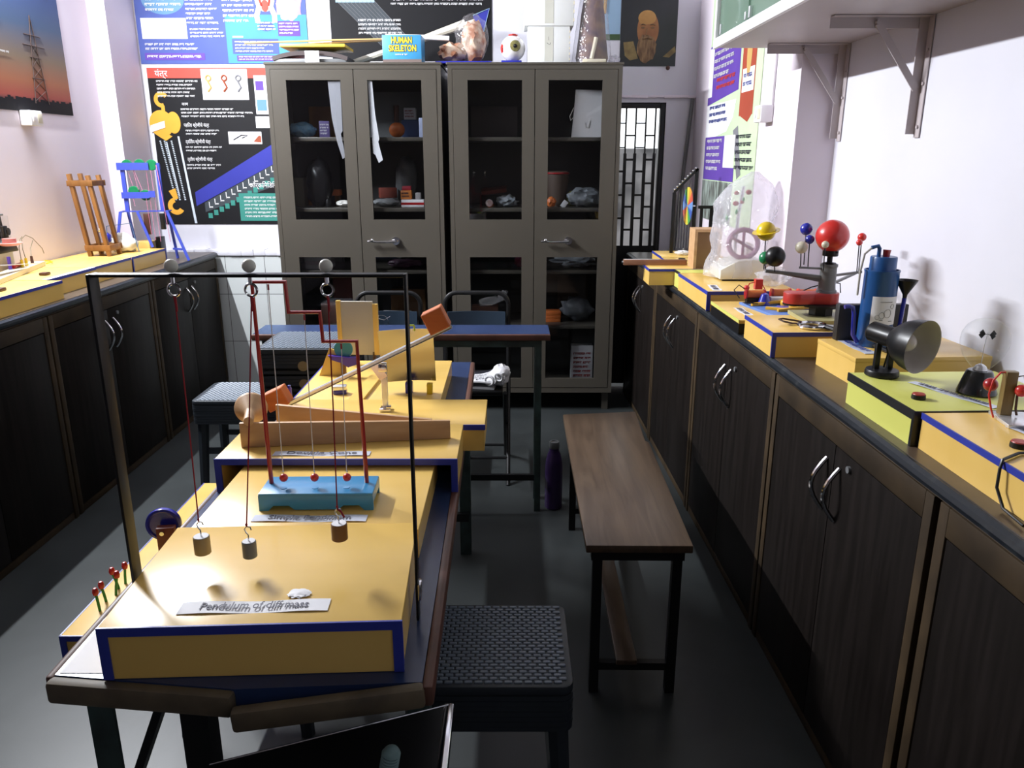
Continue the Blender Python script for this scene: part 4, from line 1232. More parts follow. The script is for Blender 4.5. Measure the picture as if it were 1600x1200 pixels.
text('HUMAN', 0.040, t, 'ink', (0.0, -0.0728, 0.102), (PI / 2, 0, 0), width=0.105, depth=0.0006, bold=0.0034, name='letter_outline')
text('HUMAN', 0.040, t, yl, (0.0, -0.0735, 0.102), (PI / 2, 0, 0), width=0.105, depth=0.001, bold=0.0014)
text('SKELETON', 0.040, t, 'ink', (0.004, -0.0728, 0.064), (PI / 2, 0, 0), width=0.140, depth=0.0006, bold=0.0034, name='letter_outline')
text('SKELETON', 0.040, t, yl, (0.004, -0.0735, 0.064), (PI / 2, 0, 0), width=0.140, depth=0.001, bold=0.0014)
marks(0.075, 0.014, 1, 5, t, 'print_white', (0.004, -0.0735, 0.036), devanagari=False)
def stick(label, a, b, r, mk='sticks', name='bamboo_stick', group='sticks on the cabinets'):
    a = Vector(a)
    b = Vector(b)
    o = MB().tube([a - (a + b) / 2, Vector((0, 0, 0.002)), b - (a + b) / 2], r, 8).build(name, mk, loc=(a + b) / 2)
    return tag(o, label, 'stick' if name == 'bamboo_stick' else 'chart', group)
stick('long thin bamboo stick reaching left beyond the cabinet over the folders', (-1.40, 4.425, 1.972), (-0.60, 4.435, 1.995), 0.0045)
stick('shorter thin bamboo stick beside the long one on the folders', (-1.22, 4.455, 1.966), (-0.62, 4.45, 1.988), 0.0035)
stick('rolled paper chart sloping up behind the HUMAN SKELETON box, front one', (-0.86, 4.50, CT + 0.018), (-0.20, 4.60, 2.10), 0.016, 'roll_paper', 'rolled_chart', 'rolled charts')
stick('rolled paper chart sloping up behind the HUMAN SKELETON box, rear one', (-0.86, 4.56, CT + 0.014), (-0.26, 4.66, 2.11), 0.013, 'roll_paper', 'rolled_chart', 'rolled charts')
stick('white rolled chart ending inside the plastic-wrapped brown bundle', (-0.66, 4.43, CT + 0.142), (-0.33, 4.45, CT + 0.135), 0.013, 'white', 'rolled_chart', 'rolled charts')
t = thing('wrapped_bundle', 'rust-brown bundle in clear plastic on a blue tray on the cabinet top', 'bundle', (-0.245, 4.42, CT))
MB().box(-0.15, 0.14, -0.10, 0.12, 0, 0.012, 0.003).build('tray', 'deep_blue', t)
MB().blob((-0.065, 0, 0.062), (0.075, 0.06, 0.050), 7, 0.35).blob((0.045, 0, 0.112), (0.062, 0.06, 0.104), 9, 0.3).build('cloth_bundle', 'bundle', t)
MB().blob((0.035, 0.0, 0.130), (0.085, 0.07, 0.122), 31, 0.18).build('plastic_film', 'thin_film', t, ang=60)
t = thing('eye_model', 'white eyeball model with olive iris on a blue base on the cabinet top', 'model', (0.010, 4.36, CT))
MB().box(-0.065, 0.040, -0.05, 0.06, 0, 0.014, 0.003).build('base', 'deep_blue', t)
MB().sph((-0.006, 0.01, 0.076), 0.064, 28).build('eyeball', mat('white_sclera', (0.74, 0.72, 0.72), 0.2, coat=0.5), t)
MB().lathe([(0.026, -0.006), (0.028, 0), (0.025, 0.006), (0.010, 0.009), (0.010, 0.003), (0, 0.003)], 28, m=Matrix.Translation((0.006, -0.049, 0.082)) @ Matrix.Rotation(PI / 2 + 0.1, 4, 'X')).build('iris', mat('olive_iris', (0.23, 0.20, 0.07), 0.3, col2=(0.12, 0.12, 0.05), scale=60), t)
MB().sph((0.006, -0.055, 0.082), 0.009, 12).build('pupil', 'black', t)
MB().blob((-0.058, -0.012, 0.075), (0.010, 0.02, 0.022), 4, 0.3, flat_bottom=False).blob((-0.005, 0.0, 0.139), (0.024, 0.02, 0.006), 6, 0.3, flat_bottom=False).build('red_muscle', 'red', t)
def wbox(label, z, w, d, h, x, seed):
    t = thing('storage_box', label, 'box', (x, 4.41, z), 0.0, 'white storage boxes')
    MB().box(-w / 2, w / 2, -d / 2, d / 2, 0, h, 0.004).build('carton', 'white_box', t)
    MB().box(-0.022, 0.022, -d / 2 - 0.0012, -d / 2 + 0.001, h * 0.05, h * 0.98).build('tape', mat('parcel_tape', (0.56, 0.56, 0.50), 0.25), t, smooth=False)
    nt_ = MB()
    for k in range(6):
        nt_.box(w / 2 - 0.004, w / 2 + 0.002, -d / 2 - 0.001, -d / 2 + 0.004, h * (0.08 + 0.15 * k), h * (0.08 + 0.15 * k) + h * 0.06)
    nt_.build('torn_edge', 'cream', t, smooth=False)
    q = MB().tube([(-0.01, -d / 2 - 0.001, h * 0.55), (0.004, -d / 2 - 0.001, h * 0.5), (0.010, -d / 2 - 0.001, h * 0.56)], 0.001, 5).tube([(-0.002, -d / 2 - 0.001, h * 0.72), (0, -d / 2 - 0.001, h * 0.62)], 0.0008, 5)
    q.build('pen_mark', 'ink', t)
    return t
wbox('lower white storage box on the right cabinet', CT, 0.215, 0.19, 0.175, 0.188, 1)
w2 = wbox('upper white storage box stacked on the right cabinet', CT + 0.1755, 0.252, 0.20, 0.26, 0.188, 2)
marks(0.03, 0.012, 1, 9, w2, 'dark_red', (0.004, -0.1022, 0.135), devanagari=False)
t = thing('draped_figure', 'tall brown and purple bundle in clear plastic at the right end of the cabinet top', 'bundle', (0.415, 4.38, CT))
MB().lathe([(0, 0), (0.075, 0), (0.085, 0.03), (0.070, 0.14), (0.060, 0.24), (0.045, 0.33), (0.02, 0.38), (0, 0.39)], 18).build('wrapped_body', 'figurine', t)
MB().box(-0.055, 0.065, -0.098, -0.072, 0, 0.018, 0.004).tube([(-0.01, -0.088, 0.018), (0.002, -0.085, 0.07), (0.012, -0.08, 0.12)], 0.010, 8).build('pale_base', 'cream', t)
MB().lathe([(0.105, 0), (0.098, 0.08), (0.080, 0.22), (0.062, 0.36), (0.03, 0.42)], 16).build('plastic_film', 'thin_film', t)
lump('crumpled_film', 'small crumpled film at the right end of the cabinet top', 'film', 0.53, 4.36, CT, 0.028, 0.03, 0.022, 'plastic_wrap', 3, 0.5)

# ------------------------------------------------------------------ posters
def poster(label, loc, rz, w, h, base, cat='poster', name='poster'):
    t = thing(name, label, cat, loc, rz, 'wall posters')
    MB().box(-w / 2, w / 2, -0.004, -0.0005, 0, h).build('sheet', base, t, smooth=False)
    return t


def panel(t, x0, x1, z0, z1, m, lv=1, name='printed_panel'):
    return MB().box(x0, x1, -0.004 - 0.0006 * lv, -0.0038, z0, z1).build(name, m, t, smooth=False)


def poly_panel(t, pts, m, lv=1, name='printed_shape'):
    return MB().prism(pts, 0.0004 * lv + 0.0004, m=Matrix.Translation((0, -0.0038, 0)) @ Matrix.Rotation(PI / 2, 4, 'X')).build(name, m, t, smooth=False)


YP = -0.0062
V = lambda x, z: (x, YP, z)
RX = (PI / 2, 0, 0)
pr = {}
for k, c in dict(navy=(0.008, 0.008, 0.010), red=(0.70, 0.075, 0.055), blue=(0.035, 0.040, 0.30), royal=(0.07, 0.10, 0.33), cyan=(0.065, 0.26, 0.37), teal=(0.045, 0.24, 0.20),
                 orange=(0.72, 0.36, 0.045), white=(0.80, 0.80, 0.82), grey=(0.20, 0.20, 0.22), pink=(0.66, 0.30, 0.36), violet=(0.115, 0.055, 0.34), brick=(0.36, 0.065, 0.035), sky=(0.30, 0.45, 0.62),
                 cyan2=(0.12, 0.25, 0.42), gold=(0.55, 0.35, 0.12), lime=(0.52, 0.66, 0.42), brown=(0.30, 0.07, 0.035), solar=(0.05, 0.06, 0.07)).items():
    pr[k] = mat('print_' + k, c, 0.6, spec=0.2)

# simple machines poster
t = poster('black poster with red heading band, crane hook and escalator, behind the left steel cabinet', (-1.615, 4.75, 1.015), 0, 0.91, 0.870, pr['navy'])
panel(t, -0.455, 0.455, 0.815, 0.870, pr['red'])
text('यंत्र', 0.046, t, 'print_white', V(-0.375, 0.838), RX)
marks(0.235, 0.10, 5, 1, t, 'print_white', V(-0.29, 0.758))
p = panel(t, -0.150, 0.112, 0.699, 0.863, pr['white'], 2, 'picture')
for i, (x, k) in enumerate(((-0.11, 'gold'), (-0.02, 'brown'), (0.06, 'grey'))):
    MB().ring((x, -0.0055, 0.815), 0.014, 0.005, (0, 1, 0), 16, 6).tube([(x - 0.004, -0.0055, 0.80), (x + 0.012, -0.0055, 0.765), (x - 0.008, -0.0055, 0.742)], 0.006, 6).build('machine_sketch', pr[k], p)
text('काम', 0.022, t, 'print_white', V(-0.258, 0.675), RX)
marks(0.42, 0.058, 3, 2, t, 'print_white', V(-0.075, 0.628))
for z, zt, wd, sd in ((0.560, 0.521, 0.19, 3), (0.469, 0.429, 0.21, 4), (0.371, 0.330, 0.22, 5)):
    text({3: 'पहिला श्रेणीचे यंत्र', 4: 'द्वितीय श्रेणीची यंत्र', 5: 'तृतीय श्रेणीची यंत्र'}[sd], 0.026, t, 'print_white', V(-0.205, z), RX, width=0.145)
    marks(wd, 0.038, 2, sd, t, 'print_white', V(-0.175, zt))
FLAT = Matrix.Translation((0, -0.0058, 0)) @ Matrix.Diagonal((1, 0.05, 1, 1))
hk = MB(FLAT)
hk.ring((-0.390, -0.006, 0.700), 0.032, 0.011, (0, 1, 0), 20, 8, arc=(-1.9, 2.6)).tube([(-0.386, -0.006, 0.668), (-0.386, -0.006, 0.632)], 0.010, 8)
hk.sph((-0.405, -0.004, 0.570), 0.07, 20, sc=(1, 0.3, 1.05)).sph((-0.335, -0.004, 0.575), 0.05, 20, sc=(0.8, 0.4, 1.2))
hk.prism([(-0.455, 0.545), (-0.35, 0.50), (-0.39, 0.475), (-0.43, 0.50)], 0.003, m=Matrix.Translation((0, -0.004, 0)) @ Matrix.Rotation(PI / 2, 4, 'X'))
lh = MB(FLAT)
lh.ring((-0.375, -0.006, 0.105), 0.036, 0.014, (0, 1, 0), 20, 8, arc=(-2.6, 1.4)).tube([(-0.370, -0.006, 0.145), (-0.390, -0.006, 0.200)], [0.012, 0.022], 8)
lh.build('load_hook', pr['orange'], t)
hk.build('crane_hoist', pr['orange'], t)
MB().prism([(-0.468, 0.560), (-0.385, 0.585), (-0.385, 0.548), (-0.468, 0.522)], 0.0012, m=Matrix.Translation((0, -0.0085, 0)) @ Matrix.Rotation(PI / 2, 4, 'X')).build('maker_plate', pr['white'], t, smooth=False)
cn = MB()
for x0, x1, mk in ((-0.425, -0.372, 0), (-0.400, -0.350, 0), (-0.360, -0.318, 0)):
    for k in range(34):
        u = k / 33
        cn.box(x0 + (x1 - x0) * u - 0.0045, x0 + (x1 - x0) * u + 0.0045, -0.0055, -0.0038, 0.47 - 0.33 * u, 0.4755 - 0.33 * u)
cn.prism([(-0.322, 0.50), (-0.312, 0.50), (-0.262, 0.005), (-0.276, 0.005)], 0.0015, m=Matrix.Translation((0, -0.004, 0)) @ Matrix.Rotation(PI / 2, 4, 'X'))
cn.prism([(-0.392, 0.47), (-0.386, 0.47), (-0.345, 0.16), (-0.353, 0.16)], 0.0015, m=Matrix.Translation((0, -0.004, 0)) @ Matrix.Rotation(PI / 2, 4, 'X'))
cn.build('chains', mat('print_chain', (0.55, 0.62, 0.70), 0.6), t, smooth=False)
for a in ((0.147, 0.254, 0.620, 0.829), (0.139, 0.235, 0.546, 0.609), (-0.027, 0.165, 0.457, 0.525)):
    panel(t, *a, pr['white'], 2, 'picture')
panel(t, 0.155, 0.20, 0.75, 0.80, pr['violet'], 3, 'picture_detail')
panel(t, 0.155, 0.21, 0.64, 0.70, pr['cyan2'], 3, 'picture_detail')
MB().tube([(0.0, -0.006, 0.480), (0.05, -0.006, 0.507), (0.085, -0.006, 0.505), (0.05, -0.006, 0.49)], 0.003, 6).build('tool_sketch', 'ink', t)
poly_panel(t, [(0.115, 0.470), (0.150, 0.505), (0.162, 0.50), (0.162, 0.465)], pr['brown'], 3, 'picture_detail')
poly_panel(t, [(-0.255, 0.105), (-0.255, 0.185), (0.30, 0.500), (0.30, 0.385)], pr['blue'], 2, 'diagonal_band')
poly_panel(t, [(-0.205, 0.070), (-0.205, 0.125), (0.30, 0.385), (0.30, 0.25)], pr['solar'], 2, 'escalator')
es = MB()
for k in range(13):
    x = -0.18 + 0.035 * k
    z = 0.085 + 0.0185 * k
    es.box(x, x + 0.004, -0.0062, -0.005, z + 0.01, z + 0.045).box(x, x + 0.022, -0.0062, -0.005, z + 0.012, z + 0.018)
es.build('escalator_steps', pr['white'], t, smooth=False)
es = MB()
for k in range(12):
    x = -0.19 + 0.035 * k
    z = 0.035 + 0.0185 * k
    es.box(x, x + 0.025, -0.0060, -0.005, z, z + 0.03)
es.build('escalator_glass', pr['teal'], t, smooth=False)
panel(t, 0.000, 0.275, 0.020, 0.179, pr['teal'], 3)
marks(0.24, 0.13, 6, 6, t, 'print_white', V(0.15, 0.10))
text('ऑर्किमिडिजच', 0.040, t, 'print_white', V(0.165, 0.224), RX, width=0.19)

# blue anatomy poster above it
t = poster('blue and turquoise poster with white rectangle and text columns, above the crane hook poster', (-1.62, 4.75, 1.905), 0, 0.95, 0.56, pr['royal'])
panel(t, 0.020, 0.475, 0.004, 0.255, pr['cyan'], 1)
panel(t, -0.450, -0.197, 0.130, 0.238, pr['white'], 2, 'blank_box')
MB().sph((-0.315, -0.004, 0.335), 0.12, 28, sc=(1, 0.012, 0.66)).build('oval_panel', pr['cyan2'], t)
marks(0.20, 0.11, 4, 11, t, 'print_white', (-0.315, -0.0066, 0.320))
marks(0.31, 0.046, 2, 12, t, 'print_white', V(-0.285, 0.090))
panel(t, -0.448, -0.11, 0.020, 0.057, pr['violet'], 2)
marks(0.31, 0.03, 1, 13, t, 'print_white', V(-0.28, 0.038))
marks(0.175, 0.19, 8, 14, t, 'print_white', V(-0.105, 0.295))
marks(0.19, 0.056, 3, 15, t, 'print_white', V(-0.085, 0.161))
marks(0.175, 0.13, 5, 16, t, 'print_white', V(0.10, 0.275))
FLAT = Matrix.Translation((0, -0.0058, 0)) @ Matrix.Diagonal((1, 0.04, 1, 1))
f = MB(FLAT)
f.sph((0.25, -0.004, 0.33), 0.055, 18, sc=(1, 0.02, 1.1)).tube([(0.22, -0.005, 0.30), (0.20, -0.005, 0.25), (0.205, -0.005, 0.215)], 0.014, 8).tube([(0.28, -0.005, 0.30), (0.30, -0.005, 0.25), (0.298, -0.005, 0.215)], 0.014, 8)
f.build('seated_figure_drawing', pr['white'], t)
MB().sph((0.25, -0.006, 0.30), 0.022, 14, sc=(1, 0.03, 1.4)).tube([(0.215, -0.0065, 0.36), (0.23, -0.0065, 0.30)], 0.006, 6).tube([(0.285, -0.0065, 0.36), (0.27, -0.0065, 0.30)], 0.006, 6).build('figure_tint', pr['red'], t)
MB().blob((0.38, -0.004, 0.29), (0.07, 0.002, 0.075), 5, 0.25, flat_bottom=False).build('figure_drawing', pr['pink'], t)
MB().sph((0.25, -0.004, 0.195), 0.058, 20, sc=(1, 0.015, 0.62)).build('round_caption', pr['royal'], t)
marks(0.10, 0.05, 3, 17, t, 'print_white', V(0.25, 0.196))
panel(t, 0.313, 0.436, 0.145, 0.222, pr['violet'], 2)
marks(0.11, 0.065, 4, 18, t, 'print_white', V(0.375, 0.184))
panel(t, 0.050, 0.310, 0.052, 0.130, pr['royal'], 2)
marks(0.23, 0.065, 4, 19, t, 'print_white', V(0.18, 0.090))
panel(t, 0.070, 0.330, 0.014, 0.045, pr['violet'], 2)
marks(0.24, 0.026, 2, 20, t, 'print_white', V(0.20, 0.030))
MB().box(0.055, 0.115, -0.006, -0.0045, 0.137, 0.146).build('bar_print', pr['lime'], t, smooth=False)

# solar panel poster
t = poster('black poster with slanting solar panels and white lines of text above the left cabinet', (-0.562, 4.75, 1.92), 0, 0.90, 0.55, pr['navy'])
poly_panel(t, [(-0.41, 0.31), (-0.20, 0.31), (0.02, 0.08), (-0.17, 0.08)], pr['solar'], 2, 'solar_panel')
g = MB()
for k in range(10):
    u = k / 9
    a = Vector((-0.41 + 0.21 * u, -0.0065, 0.31))
    b_ = Vector((-0.17 + 0.19 * u, -0.0065, 0.08))
    g.tube([a, b_], 0.0011, 4)
g.build('panel_grid', pr['grey'], t)
MB().box(-0.415, -0.20, -0.0066, -0.005, 0.302, 0.325).build('light_bar', pr['sky'], t, smooth=False)
marks(0.24, 0.088, 4, 21, t, 'print_white', V(-0.175, 0.178), rag=0.15)
marks(0.55, 0.046, 2, 22, t, 'print_white', V(0.165, 0.305), rag=0.1)
poly_panel(t, [(0.345, 0.235), (0.435, 0.27), (0.405, 0.16), (0.36, 0.155)], pr['blue'], 2, 'solar_cell')
MB().tube([(0.345, -0.0065, 0.235), (0.437, -0.0065, 0.272), (0.405, -0.0065, 0.155), (0.36, -0.0065, 0.150)], 0.003, 5).build('cell_outline', pr['sky'], t)

# portrait of an old bearded man (plain generic painting) and the print beside it
t = poster('dark painted portrait of an old bearded man above the barred door', (0.765, 4.75, 1.893), 0, 0.315, 0.62, mat('dark_canvas', (0.014, 0.017, 0.022), 0.4, col2=(0.008, 0.010, 0.012), scale=8), 'portrait', 'portrait')
sk = mat('portrait_skin', (0.42, 0.19, 0.07), 0.6, col2=(0.22, 0.085, 0.035), scale=9, detail=4, lo=0.3, hi=0.7)
sk2 = mat('portrait_brow', (0.52, 0.29, 0.09), 0.6, col2=(0.40, 0.20, 0.06), scale=12)
br_ = mat('portrait_beard', (0.27, 0.16, 0.075), 0.6, col2=(0.10, 0.05, 0.025), scale=30, stretch=(3, 1, 0.6))
MB().sph((-0.005, -0.004, 0.190), 0.062, 26, sc=(0.98, 0.04, 1.55)).build('painted_face', sk, t)
MB().sph((-0.012, -0.0055, 0.250), 0.050, 22, sc=(1.0, 0.03, 0.8)).build('painted_forehead', sk2, t)
MB().blob((-0.010, -0.006, 0.095), (0.052, 0.0016, 0.072), 4, 0.2, flat_bottom=False).build('painted_beard', br_, t)
e = MB()
for x in (-0.034, 0.020):
    e.sph((x, -0.0075, 0.200), 0.011, 12, sc=(1, 0.05, 0.5)).tube([(x - 0.014, -0.0078, 0.214), (x, -0.0078, 0.218), (x + 0.014, -0.0078, 0.213)], 0.003, 5)
e.tube([(-0.010, -0.0078, 0.195), (-0.017, -0.0078, 0.163), (-0.004, -0.0078, 0.160)], 0.003, 5)
e.tube([(-0.034, -0.0082, 0.143), (-0.008, -0.0082, 0.150), (0.018, -0.0082, 0.142)], 0.006, 6)
e.build('painted_features', br_, t)
cl = mat('portrait_collar', (0.26, 0.19, 0.07), 0.6, col2=(0.15, 0.10, 0.04), scale=20)
poly_panel(t, [(-0.140, 0.125), (-0.085, 0.130), (-0.055, 0.040), (-0.10, 0.030), (-0.130, 0.055)], cl, 3, 'painted_collar')
poly_panel(t, [(0.085, 0.05), (0.150, 0.105), (0.156, 0.075), (0.12, 0.045)], cl, 3, 'painted_collar')
MB().sph((0.112, -0.03, -0.012), 0.012, 12).build('hanging_knob', 'brown', t)
t = poster('pale blue and green print partly hidden behind the portrait', (0.525, 4.75, 2.03), 0, 0.16, 0.50, pr['sky'])
panel(t, -0.08, 0.08, 0.0, 0.03, mat('print_leaf', (0.04, 0.09, 0.03), 0.5), 1)
for k in range(3):
    MB().tube([(-0.055 + 0.022 * k, -0.006, 0.155 - 0.01 * k), (-0.045 + 0.022 * k, -0.006, 0.33)], 0.009, 8).build('finger_print', pr['gold'], t)

# sunset poster on the left wall
sun = ramp_mat('sunset_print', [(0.0, (0.022, 0.012, 0.016)), (0.045, (0.03, 0.015, 0.018)), (0.075, (0.28, 0.050, 0.032)), (0.15, (0.30, 0.105, 0.045)), (0.26, (0.17, 0.12, 0.075)), (0.42, (0.045, 0.080, 0.15)), (0.62, (0.03, 0.06, 0.20)), (1.0, (0.02, 0.025, 0.12))])
t = poster('sunset poster with a power pylon on the left wall over the white switch box', (-2.2, 3.56, 1.598), PI / 2, 1.14, 0.90, sun)
py = MB()
q = lambda x, z: (x, -0.0055, z)
for s in (-1, 1):
    py.tube([q(0.315 + s * 0.055, 0.04), q(0.315 + s * 0.030, 0.22), q(0.315 + s * 0.014, 0.34), q(0.315, 0.42)], 0.0022, 4)
for z, wd in ((0.29, 0.085), (0.335, 0.065), (0.24, 0.045), (0.15, 0.05)):
    py.tube([q(0.315 - wd, z), q(0.315 + wd, z)], 0.0018, 4)
for k in range(5):
    z = 0.05 + 0.05 * k
    w0 = 0.052 - 0.006 * k
    py.tube([q(0.315 - w0, z), q(0.315 + w0 - 0.006, z + 0.05)], 0.0014, 4).tube([q(0.315 + w0, z), q(0.315 - w0 + 0.006, z + 0.05)], 0.0014, 4)
py.build('pylon_print', mat('pylon_print_ink', (0.06, 0.035, 0.03), 0.5), t)
sk_ = MB()
rt = random.Random(2)
for k in range(60):
    x = -0.57 + k * 0.019
    sk_.box(x, x + 0.02, -0.0052, -0.0038, 0.0, 0.045 + rt.random() * 0.018)
sk_.build('treeline_print', pr['navy'], t, smooth=False)
panel(t, 0.18, 0.46, 0.575, 0.90, pr['white'], 2, 'picture')
MB().lathe([(0, 0), (0.028, 0), (0.030, 0.06), (0.012, 0.10), (0.020, 0.16), (0.008, 0.22), (0, 0.24)], 14, m=Matrix.Translation((0.28, -0.006, 0.60)) @ Matrix.Diagonal((1, 0.04, 1, 1))).build('insulator_print', pr['pink'], t)
marks(0.24, 0.03, 1, 31, t, 'print_white', V(0.36, 0.525), rag=0.1)
marks(0.20, 0.30, 7, 32, t, 'print_white', V(-0.02, 0.50))
marks(0.12, 0.02, 1, 33, t, 'print_white', V(0.06, 0.24))
marks(0.22, 0.14, 3, 34, t, 'print_white', V(0.0, 0.72))

# tall poster on the right pilaster
t = poster('purple, green and red poster with rounded text panels on the right pilaster', (1.05, 3.965, 1.08), -PI / 2, 0.93, 1.15, pr['lime'])
panel(t, -0.462, 0.12, 0.62, 0.87, pr['violet'], 1)
poly_panel(t, [(-0.462, 0.58), (0.10, 0.58), (0.06, 0.50), (-0.04, 0.44), (-0.462, 0.40)], pr['white'], 2, 'rounded_panel')
poly_panel(t, [(-0.462, 0.58), (0.12, 0.62), (0.06, 0.62), (-0.462, 0.62)], pr['violet'], 1)
panel(t, -0.455, -0.06, 0.205, 0.42, pr['violet'], 2, 'rounded_panel')
panel(t, -0.06, 0.13, 0.27, 0.42, pr['white'], 3, 'table_panel')
panel(t, -0.40, 0.14, 0.205, 0.27, pr['violet'], 3)
panel(t, 0.16, 0.37, 0.50, 0.90, pr['brick'], 2, 'red_panel')
poly_panel(t, [(0.16, 0.505), (0.37, 0.505), (0.30, 0.47)], pr['brick'], 2)
MB().sph((0.265, -0.006, 0.77), 0.055, 16, sc=(0.7, 0.03, 2.0)).build('yellow_figure', pr['gold'], t)
panel(t, 0.18, 0.36, 0.60, 0.70, pr['white'], 3, 'caption')
marks(0.15, 0.07, 2, 41, t, 'ink_blue', V(0.27, 0.65))
marks(0.36, 0.14, 4, 42, t, 'print_white', V(-0.18, 0.77))
marks(0.34, 0.07, 2, 43, t, pr['red'], V(-0.12, 0.675))
marks(0.36, 0.10, 3, 44, t, 'ink_blue', V(-0.22, 0.53))
marks(0.30, 0.17, 5, 45, t, 'print_white', V(-0.26, 0.33))
marks(0.30, 0.17, 5, 46, t, 'ink', V(0.30, 0.34), rag=0.5)
panel(t, -0.462, 0.14, 0.0, 0.20, mat('forest_print', (0.33, 0.40, 0.36), 0.5, col2=(0.06, 0.055, 0.05), scale=9, stretch=(5, 1, 1), detail=5), 2, 'forest_picture')
poly_panel(t, [(0.08, 0.44), (0.16, 0.46), (0.26, 0.24), (0.20, 0.22)], pr['grey'], 2)
panel(t, -0.462, -0.38, 0.62, 0.86, pr['white'], 2, 'picture')

# switch boxes
def switchbox(label, loc, rz):
    t = thing('switch_box', label, 'switch', loc, rz, 'wall switch boxes')
    MB().box(-0.046, 0.046, -0.052, -0.001, 0, 0.066, 0.005).build('housing', 'white', t)
    MB().box(0.005, 0.040, -0.054, -0.052, 0.012, 0.054, 0.001).build('socket_plate', 'cream', t)
    MB().box(-0.035, -0.015, -0.056, -0.051, 0.018, 0.048, 0.002).build('rocker', 'white', t)
    return t
switchbox('white switch box under the sunset poster on the left wall', (-2.2, 3.73, 1.535), PI / 2)
switchbox('white switch box beside the purple poster on the right pilaster', (1.05, 3.36, 1.535), -PI / 2)
tag(MB().box(-0.004, 0.004, -0.010, 0.010, 0, 0.55, 0.001).build('cable_conduit', 'white', loc=(1.044, 3.33, 1.60)), 'thin white conduit running up from the right switch box', 'conduit')

# ------------------------------------------------------------------ wall cabinet on brackets
t = thing('wall_cabinet', 'white wall cabinet with greenish glass sliding doors on brackets, upper right', 'cabinet', (0.75, 3.13, 1.788))
MB().box(0.0, 0.449, -2.9, 0.0, 0, 0.022).build('bottom_panel', 'mauve', t, smooth=False)
f = MB()
f.box(-0.004, 0.010, -2.9, 0.006, -0.004, 0.030, 0.002).box(-0.004, 0.022, -0.018, 0.006, 0.03, 0.75, 0.002).box(-0.004, 0.02, -2.9, 0.006, 0.72, 0.75, 0.002)
f.build('front_frame', 'white', t)
MB().box(0.022, 0.449, -0.018, 0.0, 0.022, 0.75).box(0.0, 0.449, -2.9, 0, 0.75, 0.765).build('carcass_panel', 'white', t, smooth=False)
for k in range(4):
    ya, yb = -0.02 - k * 0.36, -0.02 - (k + 1) * 0.36
    g = MB().box(0.010 + 0.006 * (k % 2), 0.014 + 0.006 * (k % 2), yb, ya, 0.032, 0.72).build('sliding_door', 'green_glass', t, smooth=False)
    MB().box(0.006, 0.012 + 0.006 * (k % 2), ya - 0.03, ya - 0.015, 0.04, 0.075, 0.001).box(0.006, 0.012 + 0.006 * (k % 2), yb + 0.015, yb + 0.03, 0.04, 0.065, 0.001).build('glass_clip', 'aluminium', g)
MB().box(0.43, 0.449, -2.9, -0.02, 0.022, 0.75).build('back_board', mat('pale_green_back', (0.45, 0.55, 0.47), 0.6, col2=(0.25, 0.33, 0.28), scale=7, stretch=(1, 8, 1)), t, smooth=False)
def bracket(label, y):
    t = thing('shelf_bracket', label, 'bracket', (1.199, y, 1.455), 0, 'shelf brackets')
    ar = MB()
    ar.box(-0.285, 0.0, -0.016, 0.016, 0.329, 0.332).box(-0.285, 0.0, 0.013, 0.016, 0.300, 0.329)
    ar.build('arm', 'mauve', t, smooth=False)
    up_ = MB()
    up_.box(-0.004, -0.001, -0.020, 0.012, 0.0, 0.332).box(-0.030, -0.004, 0.009, 0.012, 0.010, 0.329)
    for z in (0.03, 0.15, 0.24):
        up_.cyl((-0.004, -0.008, z), (-0.009, -0.008, z), 0.005)
    up_.build('upright', 'mauve', t, smooth=False)
    MB().bar((-0.150, 0.006, 0.312), (-0.018, 0.006, 0.135), 0.004, 0.020, up=(1, 0, 1)).cyl((-0.152, 0.0, 0.315), (-0.152, 0.014, 0.315), 0.006).build('brace', 'mauve', t)
    return t
bracket('far pale shelf bracket under the wall cabinet, next to the pilaster', 3.005)
bracket('near pale shelf bracket under the wall cabinet, in the middle of the bright wall', 2.43)

# ------------------------------------------------------------------ right worktop exhibits
RZ = RT
BT = 0.9295  # top of the boxes
G = dict(rz=RZ)
ybox('yellow box jutting over the front of the right counter at its far end', 0.815, 3.495, WT, 0.43, 0.150, 0.071, side='yellow', tw=0.010, corner_trim=False, edges=('f', 'l'), rz=0)
b2 = MB
ybox('narrow lime box with dark edge wedged behind the white weighing base', 0.875, 3.362, WT, 0.33, 0.100, 0.071, trim='black_trim', top='lime', front='lime', side='lime', tw=0.010, corner_trim=False, edges=('l',), rz=RZ)
bx2 = ybox('yellow box under the white weighing base on the right counter', 0.875, 3.065, WT, 0.335, 0.475, 0.071, tw=0.012, edges=('f', 'l'), rz=RZ)
strip_label(bx2, -0.12, -0.155, 0.071, 0.13, 0.035, None, PI / 2 - 0.1, m='paper')
t = ybox('yellow-topped open tray stand carrying the electric kit, on the right counter', 0.895, 2.600, WT + 0.0, 0.36, 0.335, 0.046, front='black', side='black', trim=M['lime'], tw=0.009, edges=('l',), corner_trim=False, rz=RZ, name='tray_stand')
strip_label(t, -0.125, -0.03, 0.046, 0.13, 0.03, None, PI / 2, m='paper')
bx3 = ybox('yellow box under the red-based orrery on the right counter', 0.935, 2.262, WT, 0.420, 0.255, 0.071, tw=0.011, edges=('f', 'l'), rz=RZ)
bx4 = ybox('plain bright yellow box under the blue can, set back on the right counter', 1.003, 1.960, WT, 0.345, 0.215, 0.071, tw=0.008, trim=M['yellow'], edges=(), corner_trim=False, rz=RZ * 3)
strip_label(bx4, -0.115, 0.005, 0.071, 0.15, 0.034, None, -PI / 2, m='paper_grey', ink='ink_blue')
